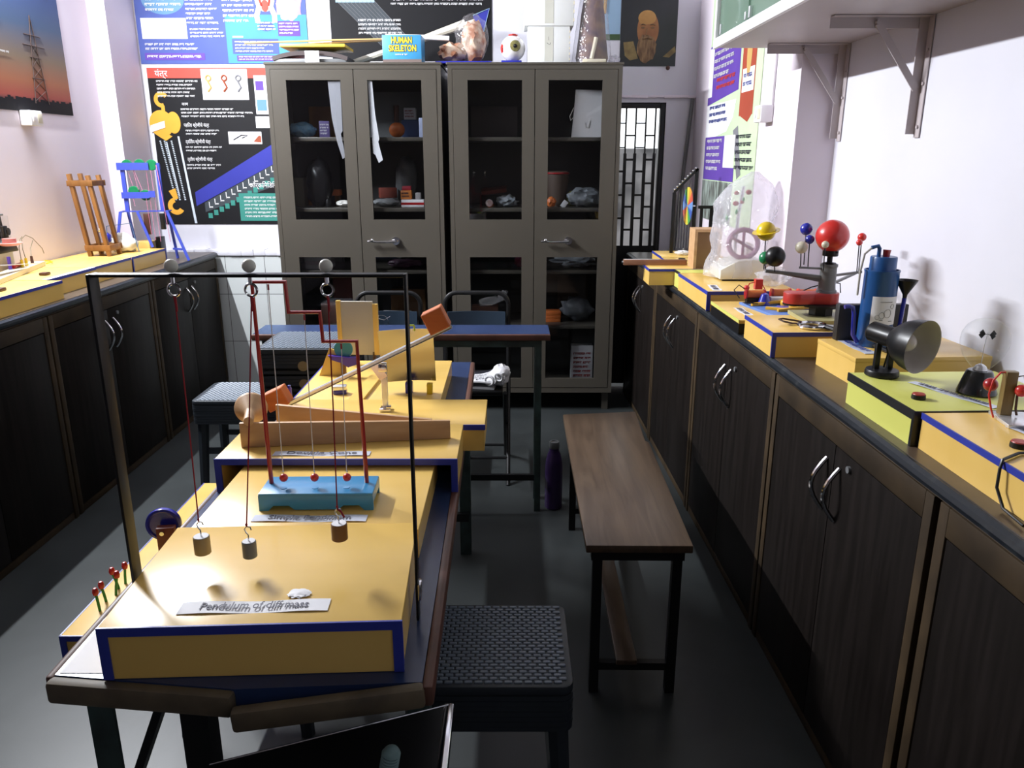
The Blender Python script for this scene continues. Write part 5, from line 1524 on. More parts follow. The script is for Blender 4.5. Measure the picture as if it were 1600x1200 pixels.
bx5 = ybox('lime box with black edging under the black desk lamp', 0.940, 1.577, WT, 0.340, 0.285, 0.071, trim='black_trim', top='lime', front='lime', side='lime', tw=0.017, edges=('f', 'l'), rz=RZ * 2)
strip_label(bx5, -0.035, -0.035, 0.071, 0.20, 0.022, None, -PI / 2 + 0.35, m='paper_grey')
bx6 = ybox('large yellow box with blue rim nearest the camera on the right counter', 0.983, 1.165, WT, 0.385, 0.520, 0.071, tw=0.011, edges=('f', 'l'), rz=RZ)
strip_label(bx6, -0.055, 0.10, 0.071, 0.16, 0.030, None, -PI / 2 + 0.2, m='paper_grey')

# weighing base with ring in a plastic bag
t = thing('weighing_base', 'cream weighing base with a mauve ring wrapped in a big clear plastic bag', 'scale', (0.905, 3.16, BT))
prof = [(-0.085, 0), (0.085, 0), (0.085, 0.075), (0.03, 0.078), (-0.02, 0.072), (-0.085, 0.038)]
MB().prism(prof, 0.17, m=Matrix.Translation((0, 0.085, 0.006)) @ Matrix.Rotation(PI / 2, 4, 'X'), bev=0.004).build('base', 'offwhite', t)
MB().box(-0.075, 0.078, -0.08, 0.08, 0, 0.006).build('foot', 'black', t, smooth=False)
rg = MB().ring((0.012, -0.03, 0.140), 0.055, 0.010, (-0.25, -1, 0.15), 32, 10).build('ring', 'purple_ring', t)
MB().cyl((-0.035, -0.030, 0.165), (0.055, -0.035, 0.115), 0.006, seg=8).cyl((0.012, -0.03, 0.085), (0.012, -0.03, 0.19), 0.006, seg=8).build('spokes', 'purple_ring', t)
MB().tube([(0.0, 0.04, 0.08), (0.0, 0.03, 0.25), (0.01, 0.02, 0.36)], 0.007, 8).build('column', 'aluminium', t)
mk = MB()
for x, z, r in ((-0.025, 0.335, 0.010), (0.022, 0.338, 0.012), (-0.025, 0.295, 0.012), (0.0, 0.300, 0.008)):
    mk.sph((x, -0.012, z), r, 10, sc=(1, 0.6, 0.8))
mk.build('red_knobs', 'dark_red', t)
mk = MB()
for x, z, r in ((-0.02, 0.262, 0.008), (0.004, 0.31, 0.007), (-0.055, 0.24, 0.009)):
    mk.sph((x, -0.012, z), r, 10, sc=(0.7, 0.6, 1.3))
mk.build('dark_knobs', 'stem_green', t)
from mathutils import noise as _noise
def bagf(u, v):
    a = 2 * PI * u
    prof_ = [(0.0, (0.128, 0.10)), (0.25, (0.105, 0.10)), (0.45, (0.118, 0.10)), (0.7, (0.125, 0.09)), (0.88, (0.085, 0.065)), (1.0, (0.012, 0.010))]
    for (v0, r0), (v1, r1) in zip(prof_[:-1], prof_[1:]):
        if v <= v1:
            k = (v - v0) / (v1 - v0)
            rx_, ry_ = r0[0] + (r1[0] - r0[0]) * k, r0[1] + (r1[1] - r0[1]) * k
            break
    n_ = 0.010 * _noise.noise(Vector((3 * math.cos(a), 3 * math.sin(a), v * 7))) + 0.006 * _noise.noise(Vector((9 * math.cos(a), 9 * math.sin(a), v * 5)))
    return Vector((0.002 + (rx_ + n_) * math.cos(a) + 0.045 * v * v, 0.012 + (ry_ + n_) * math.sin(a), 0.010 + 0.405 * v))
MB().grid(bagf, 36, 26).build('plastic_bag', 'plastic_wrap', t, ang=80)
tag(MB().blob((0, 0, 0.035), (0.055, 0.05, 0.036), 61, 0.5).build('crumpled_film', 'plastic_wrap', loc=(0.985, 2.945, BT + 0.001), ang=80), 'crumpled clear film lying under the orrery arms by the wall', 'film')

# things at the far end of the right counter
t = thing('wooden_box', 'upright pale wooden box behind the plastic bag on the right counter', 'box', (0.850, 3.480, BT + 0.0005))
MB().box(-0.058, -0.046, -0.055, 0.055, 0, 0.170).box(0.046, 0.058, -0.055, 0.055, 0, 0.170).box(-0.046, 0.046, -0.055, 0.055, 0.158, 0.170).build('frame', 'pale_wood', t, smooth=False)
MB().box(-0.046, 0.046, -0.045, 0.045, 0, 0.158).build('panel', mat('brown_panel', (0.24, 0.135, 0.065), 0.5), t, smooth=False)
t = thing('wooden_ruler', 'long brown wooden rail lying across the far yellow box, overhanging the aisle', 'rail', (0.665, 3.553, BT + 0.0005))
MB().box(-0.160, 0.125, -0.011, 0.011, 0, 0.024, 0.001).build('rail', mat('rail_wood', (0.27, 0.13, 0.07), 0.5, col2=(0.20, 0.09, 0.05), stretch=(1, 8, 8)), t)
MB().box(-0.158, 0.0, -0.004, 0.010, 0.024, 0.0255).build('metal_strip', 'aluminium', t, smooth=False)
MB().cyl((-0.160, 0, 0.012), (-0.168, 0, 0.012), 0.006).build('end_screw', 'chrome', t)
ybox('yellow box with blue rim just behind the wooden rail on the right counter', 0.880, 3.730, WT, 0.305, 0.20, 0.071, tw=0.010, edges=('l',), corner_trim=False)
ybox('last yellow box with blue rim, under the rainbow disc stand', 0.885, 3.990, WT, 0.305, 0.25, 0.071, tw=0.010, edges=('l',), corner_trim=False)
t = thing('push_button', 'small black push button on the far yellow box behind the rail', 'button', (0.800, 3.700, BT + 0.0005), 0, 'push buttons')
MB().cyl((0, 0, 0), (0, 0, 0.012), 0.016, seg=20).build('cap', 'black', t)
tag(MB().blob((0, 0, 0.03), (0.05, 0.035, 0.032), 71, 0.4).build('wrapped_part', 'plastic_wrap', loc=(0.93, 3.72, BT + 0.0005)), 'film-wrapped part on the far yellow box beside the wooden box', 'packet')
tag(MB().box(-0.035, 0.035, -0.02, 0.02, 0, 0.035, 0.003).build('wood_block', 'brown_wood', loc=(0.945, 3.79, BT + 0.0005)), 'brown wooden block behind the film-wrapped part', 'block')
tag(MB().blob((0, 0, 0.012), (0.04, 0.012, 0.012), 5, 0.3).build('white_clip', 'white', loc=(0.85, 3.92, BT + 0.0005)), 'small white clip lying on the last yellow box', 'clip')
t = thing('rainbow_disc_stand', 'black frame with a sloping beaded bar and a rainbow disc at the far end', 'frame', (0.862, 4.02, BT + 0.0005))
MB().box(-0.058, -0.042, -0.008, 0.008, 0, 0.300, 0.001).build('post', 'black_metal', t)
MB().box(0.048, 0.064, -0.008, 0.008, 0, 0.415, 0.001).build('post', 'black_metal', t)
MB().bar((-0.052, 0, 0.30), (0.060, 0, 0.415), 0.016, 0.012).build('sloping_bar', 'black_metal', t)
bd = MB()
for k in range(9):
    u = (k + 0.5) / 9
    bd.sph((-0.052 + 0.112 * u - 0.005, -0.004, 0.308 + 0.115 * u), 0.0055, 10)
bd.build('beads', 'chrome', t)
sg = MB()
for k in range(6):
    u = k / 6
    sg.tube([(-0.040 + 0.085 * u, -0.004, 0.29 + 0.09 * u), (-0.036 + 0.08 * u, -0.004, 0.025)], 0.001, 4)
sg.sph((0.012, -0.004, 0.02), 0.005, 8)
sg.build('threads', 'grey_plastic', t)
cols = [(0.62, 0.10, 0.06), (0.70, 0.34, 0.05), (0.66, 0.58, 0.06), (0.07, 0.34, 0.10), (0.06, 0.12, 0.45), (0.16, 0.30, 0.62)]
Rd = Matrix.Translation((0.018, -0.022, 0.235)) @ Matrix.Rotation(math.radians(-88), 4, 'Z') @ Matrix.Rotation(PI / 2, 4, 'X')
for k in range(6):
    w_ = MB()
    for off in (0, PI):
        a0 = k * PI / 6 + off + 0.3
        pts = [(0, 0)] + [(0.092 * math.cos(a0 + PI / 6 * j / 5), 0.092 * math.sin(a0 + PI / 6 * j / 5)) for j in range(6)]
        w_.prism(pts, 0.003, m=Rd)
    w_.build('disc_sector', mat('sector_colour_%d' % k, cols[k], 0.4), t, smooth=False)
MB().cyl((0.018, -0.022, 0.235), (0.056, -0.010, 0.235), 0.004).build('disc_axle', 'chrome', t)
t = thing('black_rack', 'small black rack standing by the pilaster behind the plastic bag', 'rack', (0.985, 4.03, BT + 0.0005))
MB().box(-0.035, -0.022, -0.008, 0.008, 0, 0.22).build('post', 'black_metal', t, smooth=False)
MB().box(0.014, 0.030, -0.008, 0.008, 0, 0.22).build('post', 'black_metal', t, smooth=False)
MB().box(-0.045, 0.038, -0.010, 0.010, 0.22, 0.235).build('top_bar', 'black_metal', t, smooth=False)

# electric kit on the tray
KT = WT + 0.0465
t = thing('electric_kit', 'blue electric kit board with yellow channels, coils and wires on the tray stand', 'kit', (0.90, 2.575, KT))
MB().prism([(-0.105, 0.13), (0.14, 0.13), (0.15, -0.14), (-0.055, -0.13)], 0.008).build('board', mat('pale_blue_board', (0.11, 0.22, 0.56), 0.5), t, smooth=False)
yc = MB()
for a, b_ in (((-0.085, 0.055, 0.012), (0.06, 0.075, 0.024)), ((-0.03, -0.05, 0.012), (0.12, -0.035, 0.026)), ((-0.055, -0.005, 0.012), (0.02, -0.05, 0.012)), ((0.02, 0.03, 0.012), (0.13, 0.03, 0.022)), ((0.05, -0.11, 0.012), (0.15, -0.10, 0.018))):
    yc.bar(a, b_, 0.014, 0.010, bev=0.002)
yc.sph((0.02, 0.03, 0.022), 0.016, 12).sph((0.03, -0.02, 0.02), 0.014, 12)
yc.build('yellow_channel', mat('amber_plastic', (0.66, 0.36, 0.025), 0.35), t)
MB().prism([(-0.01, -0.01), (0.10, -0.02), (0.11, -0.06), (0.01, -0.075)], 0.010, m=Matrix.Translation((0, 0.03, 0.006))).build('violet_sheet', mat('violet_sheet', (0.13, 0.10, 0.34), 0.4), t)
MB().box(-0.01, 0.13, 0.085, 0.115, 0.012, 0.032, 0.002).build('white_bar', 'paper', t)
for i, (x, y) in enumerate(((-0.060, 0.105), (0.035, 0.125), (0.125, 0.12))):
    c = MB().cyl((x - 0.03, y, 0.040), (x + 0.03, y, 0.040), 0.014, seg=16).build('coil', 'orange', t)
    for s_ in (-0.031, 0.031):
        MB().cyl((x + s_ - 0.003, y, 0.040), (x + s_ + 0.003, y, 0.040), 0.017, seg=16).build('coil_flange', ('dark_red', 'dark_red', 'red')[i], c)
    MB().box(x - 0.03, x + 0.03, y - 0.012, y + 0.012, 0.006, 0.028).build('coil_seat', 'black', c, smooth=False)
MB().lathe([(0.024, 0), (0.012, 0.035), (0, 0.04)], 12, m=Matrix.Translation((-0.035, 0.075, 0.010))).build('blue_cone', 'deep_blue', t)
wr = MB()
wr.tube([(-0.12, 0.08, 0.03), (-0.135, 0.10, 0.055), (-0.115, 0.115, 0.07), (-0.085, 0.11, 0.05)], 0.0018, 6)
wr.tube([(0.07, 0.12, 0.03), (0.13, 0.10, 0.065), (0.19, 0.08, 0.085), (0.215, 0.07, 0.082), (0.22, 0.07, 0.05)], 0.0022, 6)
wr.tube([(-0.10, 0.10, 0.012), (-0.11, 0.05, 0.02), (-0.07, 0.03, 0.02)], 0.002, 6)
wr.build('black_wire', 'black', t)
MB().tube([(-0.085, 0.12, 0.05), (-0.08, 0.115, 0.075), (-0.04, 0.12, 0.085), (-0.02, 0.12, 0.05)], 0.0018, 6).box(-0.06, -0.035, 0.108, 0.13, 0.055, 0.090).sph((-0.088, 0.115, 0.06), 0.010, 10).build('red_wire', 'red', t)

# orrery
t = thing('orrery', 'orrery with big red sun ball and coloured planet balls on thin rods', 'model', (0.945, 2.335, BT + 0.0005))
MB().box(-0.085, 0.065, -0.10, 0.07, 0, 0.012, 0.001).build('plate', mat('olive_plate', (0.42, 0.38, 0.18), 0.4), t, smooth=False)
MB().cyl((-0.01, 0, 0.012), (-0.01, 0, 0.046), 0.036, seg=8).cyl((-0.01, 0, 0.038), (-0.01, 0, 0.046), 0.060).build('pedestal', 'black', t)
MB().lathe([(0.024, 0.0), (0.024, 0.034), (0.0, 0.034)], 20, m=Matrix.Translation((-0.078, 0.0, 0.0115))).build('clear_cup', M['bulb_glass'], t)
lb = []
for k in range(25):
    a = PI / 2 + PI * k / 24
    lb.append((-0.088 + 0.038 * math.cos(a), 0.038 * math.sin(a)))
lb.append((-0.045, -0.030))
for k in range(25):
    a = -PI / 2 + PI * k / 24
    lb.append((0.0 + 0.038 * math.cos(a), 0.038 * math.sin(a)))
lb.append((-0.045, 0.030))
MB().prism(lb, 0.032, m=Matrix.Translation((0.0, 0, 0.047)), bev=0.002).build('gear_case', mat('brick_red_plastic', (0.46, 0.035, 0.028), 0.35), t)
MB().prism(lb, 0.005, m=Matrix.Translation((0.0, 0, 0.0425))).build('case_bottom', 'black', t, smooth=False)
MB().lathe([(0, 0.079), (0.030, 0.079), (0.029, 0.086), (0.026, 0.088), (0.0245, 0.10), (0.0235, 0.155), (0.0255, 0.156), (0.0255, 0.164), (0, 0.164)], 24).build('column', 'grey_plastic', t)
MB().lathe([(0, 0.164), (0.022, 0.164), (0.018, 0.168), (0.008, 0.170), (0.008, 0.186), (0.0215, 0.188), (0.0225, 0.190), (0.0225, 0.210), (0, 0.214)], 24).cyl((0.010, -0.024, 0.20), (0.010, -0.019, 0.20), 0.0025).build('collar', 'black', t)
MB().sph((0.0, 0, 0.246), 0.0475, 32).build('sun_ball', 'red', t)
ab = MB()
ab.bar((-0.185, 0.012, 0.142), (-0.01, 0, 0.124), 0.014, 0.010, bev=0.001).bar((-0.150, 0.03, 0.138), (-0.01, 0, 0.113), 0.014, 0.010, bev=0.001)
ab.bar((-0.092, -0.012, 0.155), (-0.01, 0, 0.150), 0.006, 0.006)
ab.bar((0.02, 0.01, 0.128), (0.125, 0.06, 0.132), 0.007, 0.007).bar((0.02, 0.02, 0.100), (0.135, 0.12, 0.120), 0.007, 0.007)
ab.build('arms', 'grey_plastic', t)
for nm, mk_, (x, y, z), r, zb in (
        ('saturn_ball', 'yellow_ball', (-0.182, 0.045, 0.256), 0.0285, 0.142), ('planet_ball', 'green', (-0.186, 0.016, 0.180), 0.0195, 0.142), ('planet_ball', 'black', (-0.163, 0.0, 0.186), 0.0300, 0.140),
        ('planet_ball', 'cream', (-0.092, -0.012, 0.214), 0.0180, 0.155), ('planet_ball', 'deep_blue', (-0.060, 0.05, 0.262), 0.0185, 0.155), ('planet_ball', 'deep_blue', (-0.058, 0.02, 0.234), 0.0135, 0.150),
        ('planet_ball', 'cream', (-0.036, -0.045, 0.226), 0.0105, 0.150), ('planet_ball', 'red', (0.104, 0.050, 0.222), 0.0095, 0.132), ('planet_ball', 'red', (0.132, 0.10, 0.233), 0.0130, 0.120)):
    pb_ = MB().sph((x, y, z), r, 22).build(nm, mk_, t)
    MB().tube([(x, y, z - r * 0.8), (x + 0.003, y, zb)], 0.0016, 6).build('rod', 'black', pb_)
    if nm == 'saturn_ball':
        MB().lathe([(r * 1.0, -0.001), (r * 1.42, -0.0008), (r * 1.42, 0.0008), (r * 1.0, 0.001)], 36, m=Matrix.Translation((x, y, z)) @ Matrix.Rotation(-0.20, 4, 'Y') @ Matrix.Rotation(0.12, 4, 'X')).build('ring', 'yellow_ball', pb_)

t = thing('handled_lens', 'chrome-rimmed lens with black handle lying in front of the orrery', 'lens', (0.868, 2.190, BT + 0.0005), -0.55)
MB().ring((-0.01, 0, 0.007), 0.036, 0.0065, (0, 0, 1), 32, 10).build('rim', 'chrome', t)
MB().cyl((-0.01, 0, 0.006), (-0.01, 0, 0.009), 0.034, seg=28).build('lens', 'bulb_glass', t)
MB().cyl((0.028, 0, 0.008), (0.052, 0, 0.009), 0.006).build('ferrule', 'aluminium', t)
MB().cyl((0.052, 0, 0.0105), (0.082, 0, 0.0105), 0.010).build('handle', 'black', t)
tag(MB().tube([(0.02, 0.012, 0), (-0.01, 0.022, 0.004), (-0.045, 0.018, 0.010), (-0.062, 0.0, 0.012), (-0.052, -0.014, 0.008), (-0.025, -0.012, 0.002), (0.0, -0.002, 0)], 0.0028, 8)
    .build('cable_loop', mat('dark_brown_cable', (0.06, 0.03, 0.022), 0.4), loc=(0.842, 2.245, BT + 0.0035)), 'dark brown cable loop left of the chrome lens', 'cable')
tag(MB().tube([(-0.045, 0.235, 0.002), (-0.020, 0.15, 0.002), (0.0, 0.02, 0.0), (0.012, -0.09, -0.0005), (0.000, -0.19, 0.0)], 0.0065, 8)
    .build('flat_cable', 'black', loc=(0.925, 1.955, BT + 0.0072)), 'thick black cable running from the orrery across the plain yellow box', 'cable')

# blue can
t = thing('steam_can', 'tall blue metal can with pasted diagram sheet, spout tube and black funnel', 'can', (0.940, 1.985, BT + 0.0005))
MB().lathe([(0, 0), (0.0405, 0), (0.0415, 0.002), (0.0415, 0.190), (0.0425, 0.192), (0.0425, 0.196), (0.0395, 0.196), (0.0395, 0.186), (0, 0.186)], 36).build('body', 'can_blue', t)
MB().lathe([(0.0320, 0.186), (0.0320, 0.226), (0.0305, 0.229), (0, 0.229)], 32).build('inner_drum', 'can_blue', t)
MB().cyl((0.003, -0.004, 0.229), (0.004, -0.004, 0.246), 0.008, 0.0095).build('stopper', 'dark_red', t)
MB().tube([(-0.014, 0, 0.229), (-0.014, 0, 0.248), (-0.018, 0, 0.255), (-0.034, 0, 0.251)], 0.005, 10).build('outlet_pipe', 'can_blue', t)
MB().tube([(-0.034, 0, 0.25), (-0.050, 0, 0.235), (-0.056, 0.0, 0.19), (-0.056, 0, 0.13)], 0.003, 8).build('clear_hose', mat('cloudy_hose', (0.55, 0.52, 0.48), 0.3), t)
sh = MB().grid(lambda u, v: Vector((0.0422 * math.sin((u - 0.58) * 1.75 + 0.24), -0.0422 * math.cos((u - 0.58) * 1.75 + 0.24), 0.060 + v * 0.072)), 16, 1, thick=0.0004).build('diagram_sheet', 'paper', t)
dg = MB()
cyl_ = lambda a, z: (0.0429 * math.sin(a), -0.0429 * math.cos(a), z)
for a in range(10):
    dg.tube([cyl_(-0.30 + 0.075 * a, 0.119), cyl_(-0.26 + 0.075 * a, 0.119)], 0.0010, 4)
for a, z, r in ((-0.15, 0.085, 0.008), (0.18, 0.090, 0.011), (0.45, 0.108, 0.006), (-0.40, 0.080, 0.006)):
    dg.tube([cyl_(a + r / 0.0486 * math.cos(k * PI / 5), z + r * math.sin(k * PI / 5)) for k in range(11)], 0.0005, 4)
dg.tube([cyl_(-0.28, 0.0735), cyl_(-0.08, 0.0735)], 0.001, 4).tube([cyl_(0.30, 0.070), cyl_(0.55, 0.070)], 0.001, 4)
dg.build('diagram_ink', 'grey_plastic', t)
MB().tube([(-0.046, -0.01, 0.010), (-0.060, -0.012, 0.030), (-0.064, -0.012, 0.085), (-0.068, -0.012, 0.100), (-0.078, -0.012, 0.104), (-0.090, -0.012, 0.102)], 0.0055, 10).build('side_pipe', 'deep_blue', t)
MB().tube([(0.040, -0.01, 0.012), (0.056, -0.012, 0.02), (0.060, -0.012, 0.125)], 0.0055, 10).build('funnel_pipe', 'deep_blue', t)
MB().lathe([(0.0045, 0.0), (0.006, 0.012), (0.0255, 0.046), (0.0265, 0.049), (0.024, 0.046), (0.004, 0.014)], 24, m=Matrix.Translation((0.060, -0.012, 0.122))).build('funnel', 'black', t)
t = thing('black_board', 'black block standing behind the blue can', 'block', (0.957, 2.048, BT + 0.0005), 0.04)
MB().box(-0.095, 0.092, -0.012, 0.012, 0, 0.096, 0.002).build('block', mat('dark_board', (0.020, 0.018, 0.018), 0.5), t)

# desk lamp
t = thing('desk_lamp', 'black reflector lamp with bell shade on a round base, on the lime box', 'lamp', (0.828, 1.688, BT + 0.0005))
MB().lathe([(0, 0), (0.034, 0), (0.036, 0.002), (0.036, 0.010), (0.034, 0.014), (0.014, 0.017), (0, 0.018)], 32).build('base', 'black', t)
for x in (-0.015, 0.015):
    MB().box(x - 0.006, x + 0.006, -0.006, 0.006, 0.012, 0.075, 0.002).build('fork_arm', 'black', t)
ax = Vector((0.47, -0.87, -0.09)).normalized()
Rl = ax.to_track_quat('Z', 'Y').to_matrix().to_4x4()
c0 = Vector((-0.023, 0.030, 0.096))
MB().lathe([(0, -0.004), (0.018, 0), (0.0225, 0.005), (0.0225, 0.060), (0.0235, 0.062), (0, 0.062)], 28, m=Matrix.Translation(c0) @ Rl).build('lamp_body', 'black', t)
sh_ = MB().lathe([(0.022, 0.058), (0.030, 0.066), (0.044, 0.082), (0.054, 0.104), (0.058, 0.128), (0.0585, 0.130)], 36, m=Matrix.Translation(c0) @ Rl).build('shade', 'black', t)
MB().lathe([(0.0583, 0.1302), (0.056, 0.127), (0.052, 0.104), (0.042, 0.084), (0.028, 0.070), (0, 0.066)], 36, m=Matrix.Translation(c0) @ Rl).build('shade_lining', 'lamp_inside', sh_)
MB().sph(tuple(c0 + ax * 0.092), 0.020, 18).build('bulb', mat('frosted_bulb', (0.52, 0.48, 0.45), 0.3), t)
MB().tube([(0.0, 0.0, 0.085), (0.006, -0.004, 0.05), (0.0, -0.006, 0.02)], 0.002, 6).build('cord', 'black', t)

# radiometer
t = thing('radiometer', 'glass bulb radiometer with small vanes on a black cone foot', 'radiometer', (0.963, 1.552, BT + 0.0005))
MB().lathe([(0, 0), (0.037, 0), (0.038, 0.003), (0.025, 0.046), (0.022, 0.049), (0.010, 0.050), (0, 0.050)], 32).build('foot', mat('black_resin', (0.012, 0.015, 0.018), 0.25, coat=0.4), t)
MB().lathe([(0.010, 0.046), (0.012, 0.050), (0.022, 0.060), (0.036, 0.078), (0.0445, 0.100), (0.0455, 0.112), (0.0435, 0.127), (0.036, 0.142), (0.024, 0.152), (0.010, 0.1565), (0, 0.157)], 40).build('bulb', 'bulb_glass', t)
MB().tube([(0, 0, 0.050), (0.0005, 0, 0.10), (0.003, 0, 0.128)], 0.0007, 6).lathe([(0.014, 0.050), (0.010, 0.058), (0.004, 0.062), (0, 0.062)], 14).build('needle', 'aluminium', t)
vn = MB()
for a, s in ((0.2, 0.013), (PI / 2 + 0.2, 0.013), (PI + 0.2, 0.013), (1.5 * PI + 0.2, 0.013)):
    R = Matrix.Translation((0.003, 0, 0.124)) @ Matrix.Rotation(a, 4, 'Z')
    vn.box(0.008, 0.0190, -0.0003, 0.0003, -0.0055, 0.0055, m=R @ Matrix.Translation((0.0135, 0, 0)) @ Matrix.Rotation(PI / 4, 4, 'Y') @ Matrix.Translation((-0.0135, 0, 0)))
    vn.cyl(tuple(R @ Vector((0, 0, 0))), tuple(R @ Vector((0.007, 0, 0))), 0.0004, seg=6)
vn.build('vanes', 'black', t)

def push_button(label, x, y, r=0.015):
    t = thing('push_button', label, 'button', (x, y, BT + 0.0005), 0, 'push buttons')
    MB().lathe([(0, 0), (r, 0), (r * 1.02, 0.003), (r * 0.96, 0.009), (0, 0.009)], 24).build('body', 'black', t)
    MB().lathe([(r * 0.92, 0.009), (r * 0.86, 0.011), (0, 0.0115)], 24).build('red_cap', mat('dull_red_button', (0.40, 0.05, 0.035), 0.4), t)
push_button('red push button on the lime box in front of the radiometer', 0.823, 1.512, 0.0135)
push_button('red push button on the large nearest yellow box', 0.855, 1.236, 0.0145)
t = thing('bead_post', 'varnished wooden post with red ball and red wire on an aluminium strip', 'apparatus', (0.922, 1.392, BT + 0.0005), -0.15)
MB().box(-0.018, 0.09, -0.065, 0.02, 0, 0.007, 0.001).build('strip', 'aluminium', t)
MB().prism([(-0.010, -0.009), (0.010, -0.009), (0.013, 0.0), (0.010, 0.009), (-0.010, 0.009)], 0.083, m=Matrix.Translation((0, 0, 0.007)), bev=0.001).build('post', mat('olive_wood', (0.24, 0.16, 0.055), 0.35, col2=(0.15, 0.10, 0.03), stretch=(5, 5, 1)), t)
MB().sph((0.016, -0.016, 0.058), 0.0115, 20).build('red_ball', 'red', t)
MB().sph((-0.018, 0.03, 0.055), 0.013, 18).build('red_ball', 'dark_red', t)
MB().tube([(-0.006, 0.0, 0.088), (-0.018, -0.002, 0.088), (-0.030, -0.004, 0.072), (-0.034, -0.006, 0.045), (-0.028, -0.010, 0.02), (-0.022, -0.012, 0.003)], 0.0018, 8).build('red_wire', 'red', t)
MB().tube([(0.012, 0, 0.080), (0.022, -0.002, 0.083), (0.024, -0.004, 0.074)], 0.0012, 6).build('hook', 'brown', t)
MB().tube([(0.012, -0.012, 0.048), (0.013, -0.013, 0.022), (0.016, -0.014, 0.010)], 0.0022, 6).build('brown_wire', 'brown', t)
tag(MB().tube([(0.08, 0.020, 0.0035), (0.02, 0.040, 0.0035), (-0.035, 0.036, 0.0035), (-0.062, 0.018, 0.0036), (-0.080, 0.006, 0.0036), (-0.086, 0.0, -0.010), (-0.088, -0.004, -0.040), (-0.088, -0.028, -0.0655), (-0.094, -0.090, -0.0655)], 0.0026, 8)
    .build('black_cable', 'black', loc=(0.868, 1.165, BT)), 'thin black cable looping over the edge of the nearest yellow box', 'cable')

# ------------------------------------------------------------------ left worktop exhibits
LB = dict(edges=('f',), corner_trim=False, tw=0.010)
def lbox(label, xf, ya, yb, xb=-2.195, corner=False):
    return ybox(label, (xf + xb) / 2, (ya + yb) / 2, WT, yb - ya, xf - xb, 0.071, rz=PI / 2, trim='blue_trim', top='yellow', front='yellow', side='yellow', tw=0.010, edges=('f',), corner_trim=corner)
lbox('yellow box nearest on the left counter, under the circuit tray', -1.785, 2.35, 3.090)
p2 = lbox('yellow box with a white strip along its rim, second on the left counter', -1.850, 3.100, 3.478)
MB().box(-0.185, 0.185, -0.1725, -0.150, 0.0712, 0.0725).build('white_strip', 'paper', p2, smooth=False)
lbox('yellow box under the wooden tower on the left counter', -1.858, 3.484, 3.830)
lbox('last yellow box on the left counter, under the white cloth and blue stand', -1.856, 3.838, 4.225, -2.19, True)
tag(MB().box(-0.035, 0.05, -0.05, 0.05, 0, 0.10, 0.002).build('ochre_block', 'yellow', loc=(-2.015, 4.33, WT + 0.0005)), 'plain ochre box behind the blue pulley stand on the left counter', 'box')
tag(MB().box(-0.010, 0.020, -0.03, 0.03, 0, 0.12, 0.002).build('black_block', 'black', loc=(-1.945, 4.36, WT + 0.0005)), 'upright black block beside the ochre box behind the pulley stand', 'block')

t = thing('wooden_tower', 'tilted-looking wooden tower of four posts with a steel ball inside', 'tower', (-2.030, 3.930, BT + 0.0005), 0.0)
for i, (sx, sy) in enumerate(((-1, -1), (1, -1), (-1, 1), (1, 1))):
    lean = 0.0
    MB().bar((sx * 0.046, sy * 0.052, 0), (sx * 0.044 - 0.052, sy * 0.050, 0.385 if sx > 0 else 0.392), 0.020, 0.018, bev=0.001).build('post', 'brown_wood', t)
for z, sc in ((0.028, -0.004), (0.335, -0.045)):
    r_ = MB()
    for s in (-1, 1):
        r_.box(-0.062 + sc, 0.062 + sc, s * 0.060 - 0.004, s * 0.060 + 0.004, z, z + 0.026, 0.001)
        r_.box(s * 0.056 + sc - 0.004, s * 0.056 + sc + 0.004, -0.056, 0.056, z, z + 0.026, 0.001)
    r_.build('rail', 'brown_wood', t)
MB().box(-0.05, 0.05, -0.055, 0.055, 0.024, 0.032).build('floor_board', 'brown_wood', t, smooth=False)
MB().sph((0.004, -0.03, 0.125), 0.0115, 18).tube([(0.004, -0.03, 0.135), (-0.04, -0.02, 0.34)], 0.0006, 5).build('steel_ball', 'chrome', t)

# blue pulley stand
t = thing('pulley_stand', 'blue steel stand with green pulleys and pink strings at the end of the left counter', 'pulley', (-1.965, 4.285, WT + 0.0005), 0.20)
PB = 'deep_blue'
pbm = mat('violet_blue_paint', (0.055, 0.085, 0.50), 0.4)
fr = MB()
tz = 0.262
fr.bar((-0.118, -0.01, tz), (0.120, 0.0, tz), 0.020, 0.006)
fr.bar((-0.11, -0.05, tz), (-0.11, 0.04, tz), 0.014, 0.006).bar((0.115, -0.045, tz), (0.115, 0.045, tz), 0.014, 0.006)
fr.build('shelf_bar', pbm, t, smooth=False)
for a, b_ in (((-0.115, -0.045, tz), (-0.150, -0.065, 0.078)), ((-0.030, -0.05, tz), (0.03, -0.075, 0.078)), ((0.115, -0.04, tz), (0.20, -0.05, 0.0)), ((0.10, 0.05, tz), (0.12, 0.07, 0.0)), ((-0.10, 0.04, tz), (-0.08, 0.075, 0.0))):
    MB().bar(b_, a, 0.014, 0.008, up=(0, 1, 0)).build('leg', pbm, t, smooth=False)
MB().bar((0.110, 0.04, 0.055), (0.172, -0.047, 0.060), 0.010, 0.010).build('leg_tie', pbm, t, smooth=False)
for x in (-0.088, 0.088):
    MB().box(x - 0.010, x + 0.010, -0.012, 0.004, tz, 0.510).build('upright', pbm, t, smooth=False)
MB().box(-0.112, 0.045, -0.020, -0.014, 0.475, 0.512).box(-0.112, 0.098, 0.004, 0.010, 0.478, 0.506).build('top_plate', pbm, t, smooth=False)
MB().box(-0.105, 0.03, -0.022, -0.016, 0.330, 0.362).box(0.030, 0.062, -0.022, -0.016, 0.334, 0.368).build('middle_plate', pbm, t, smooth=False)
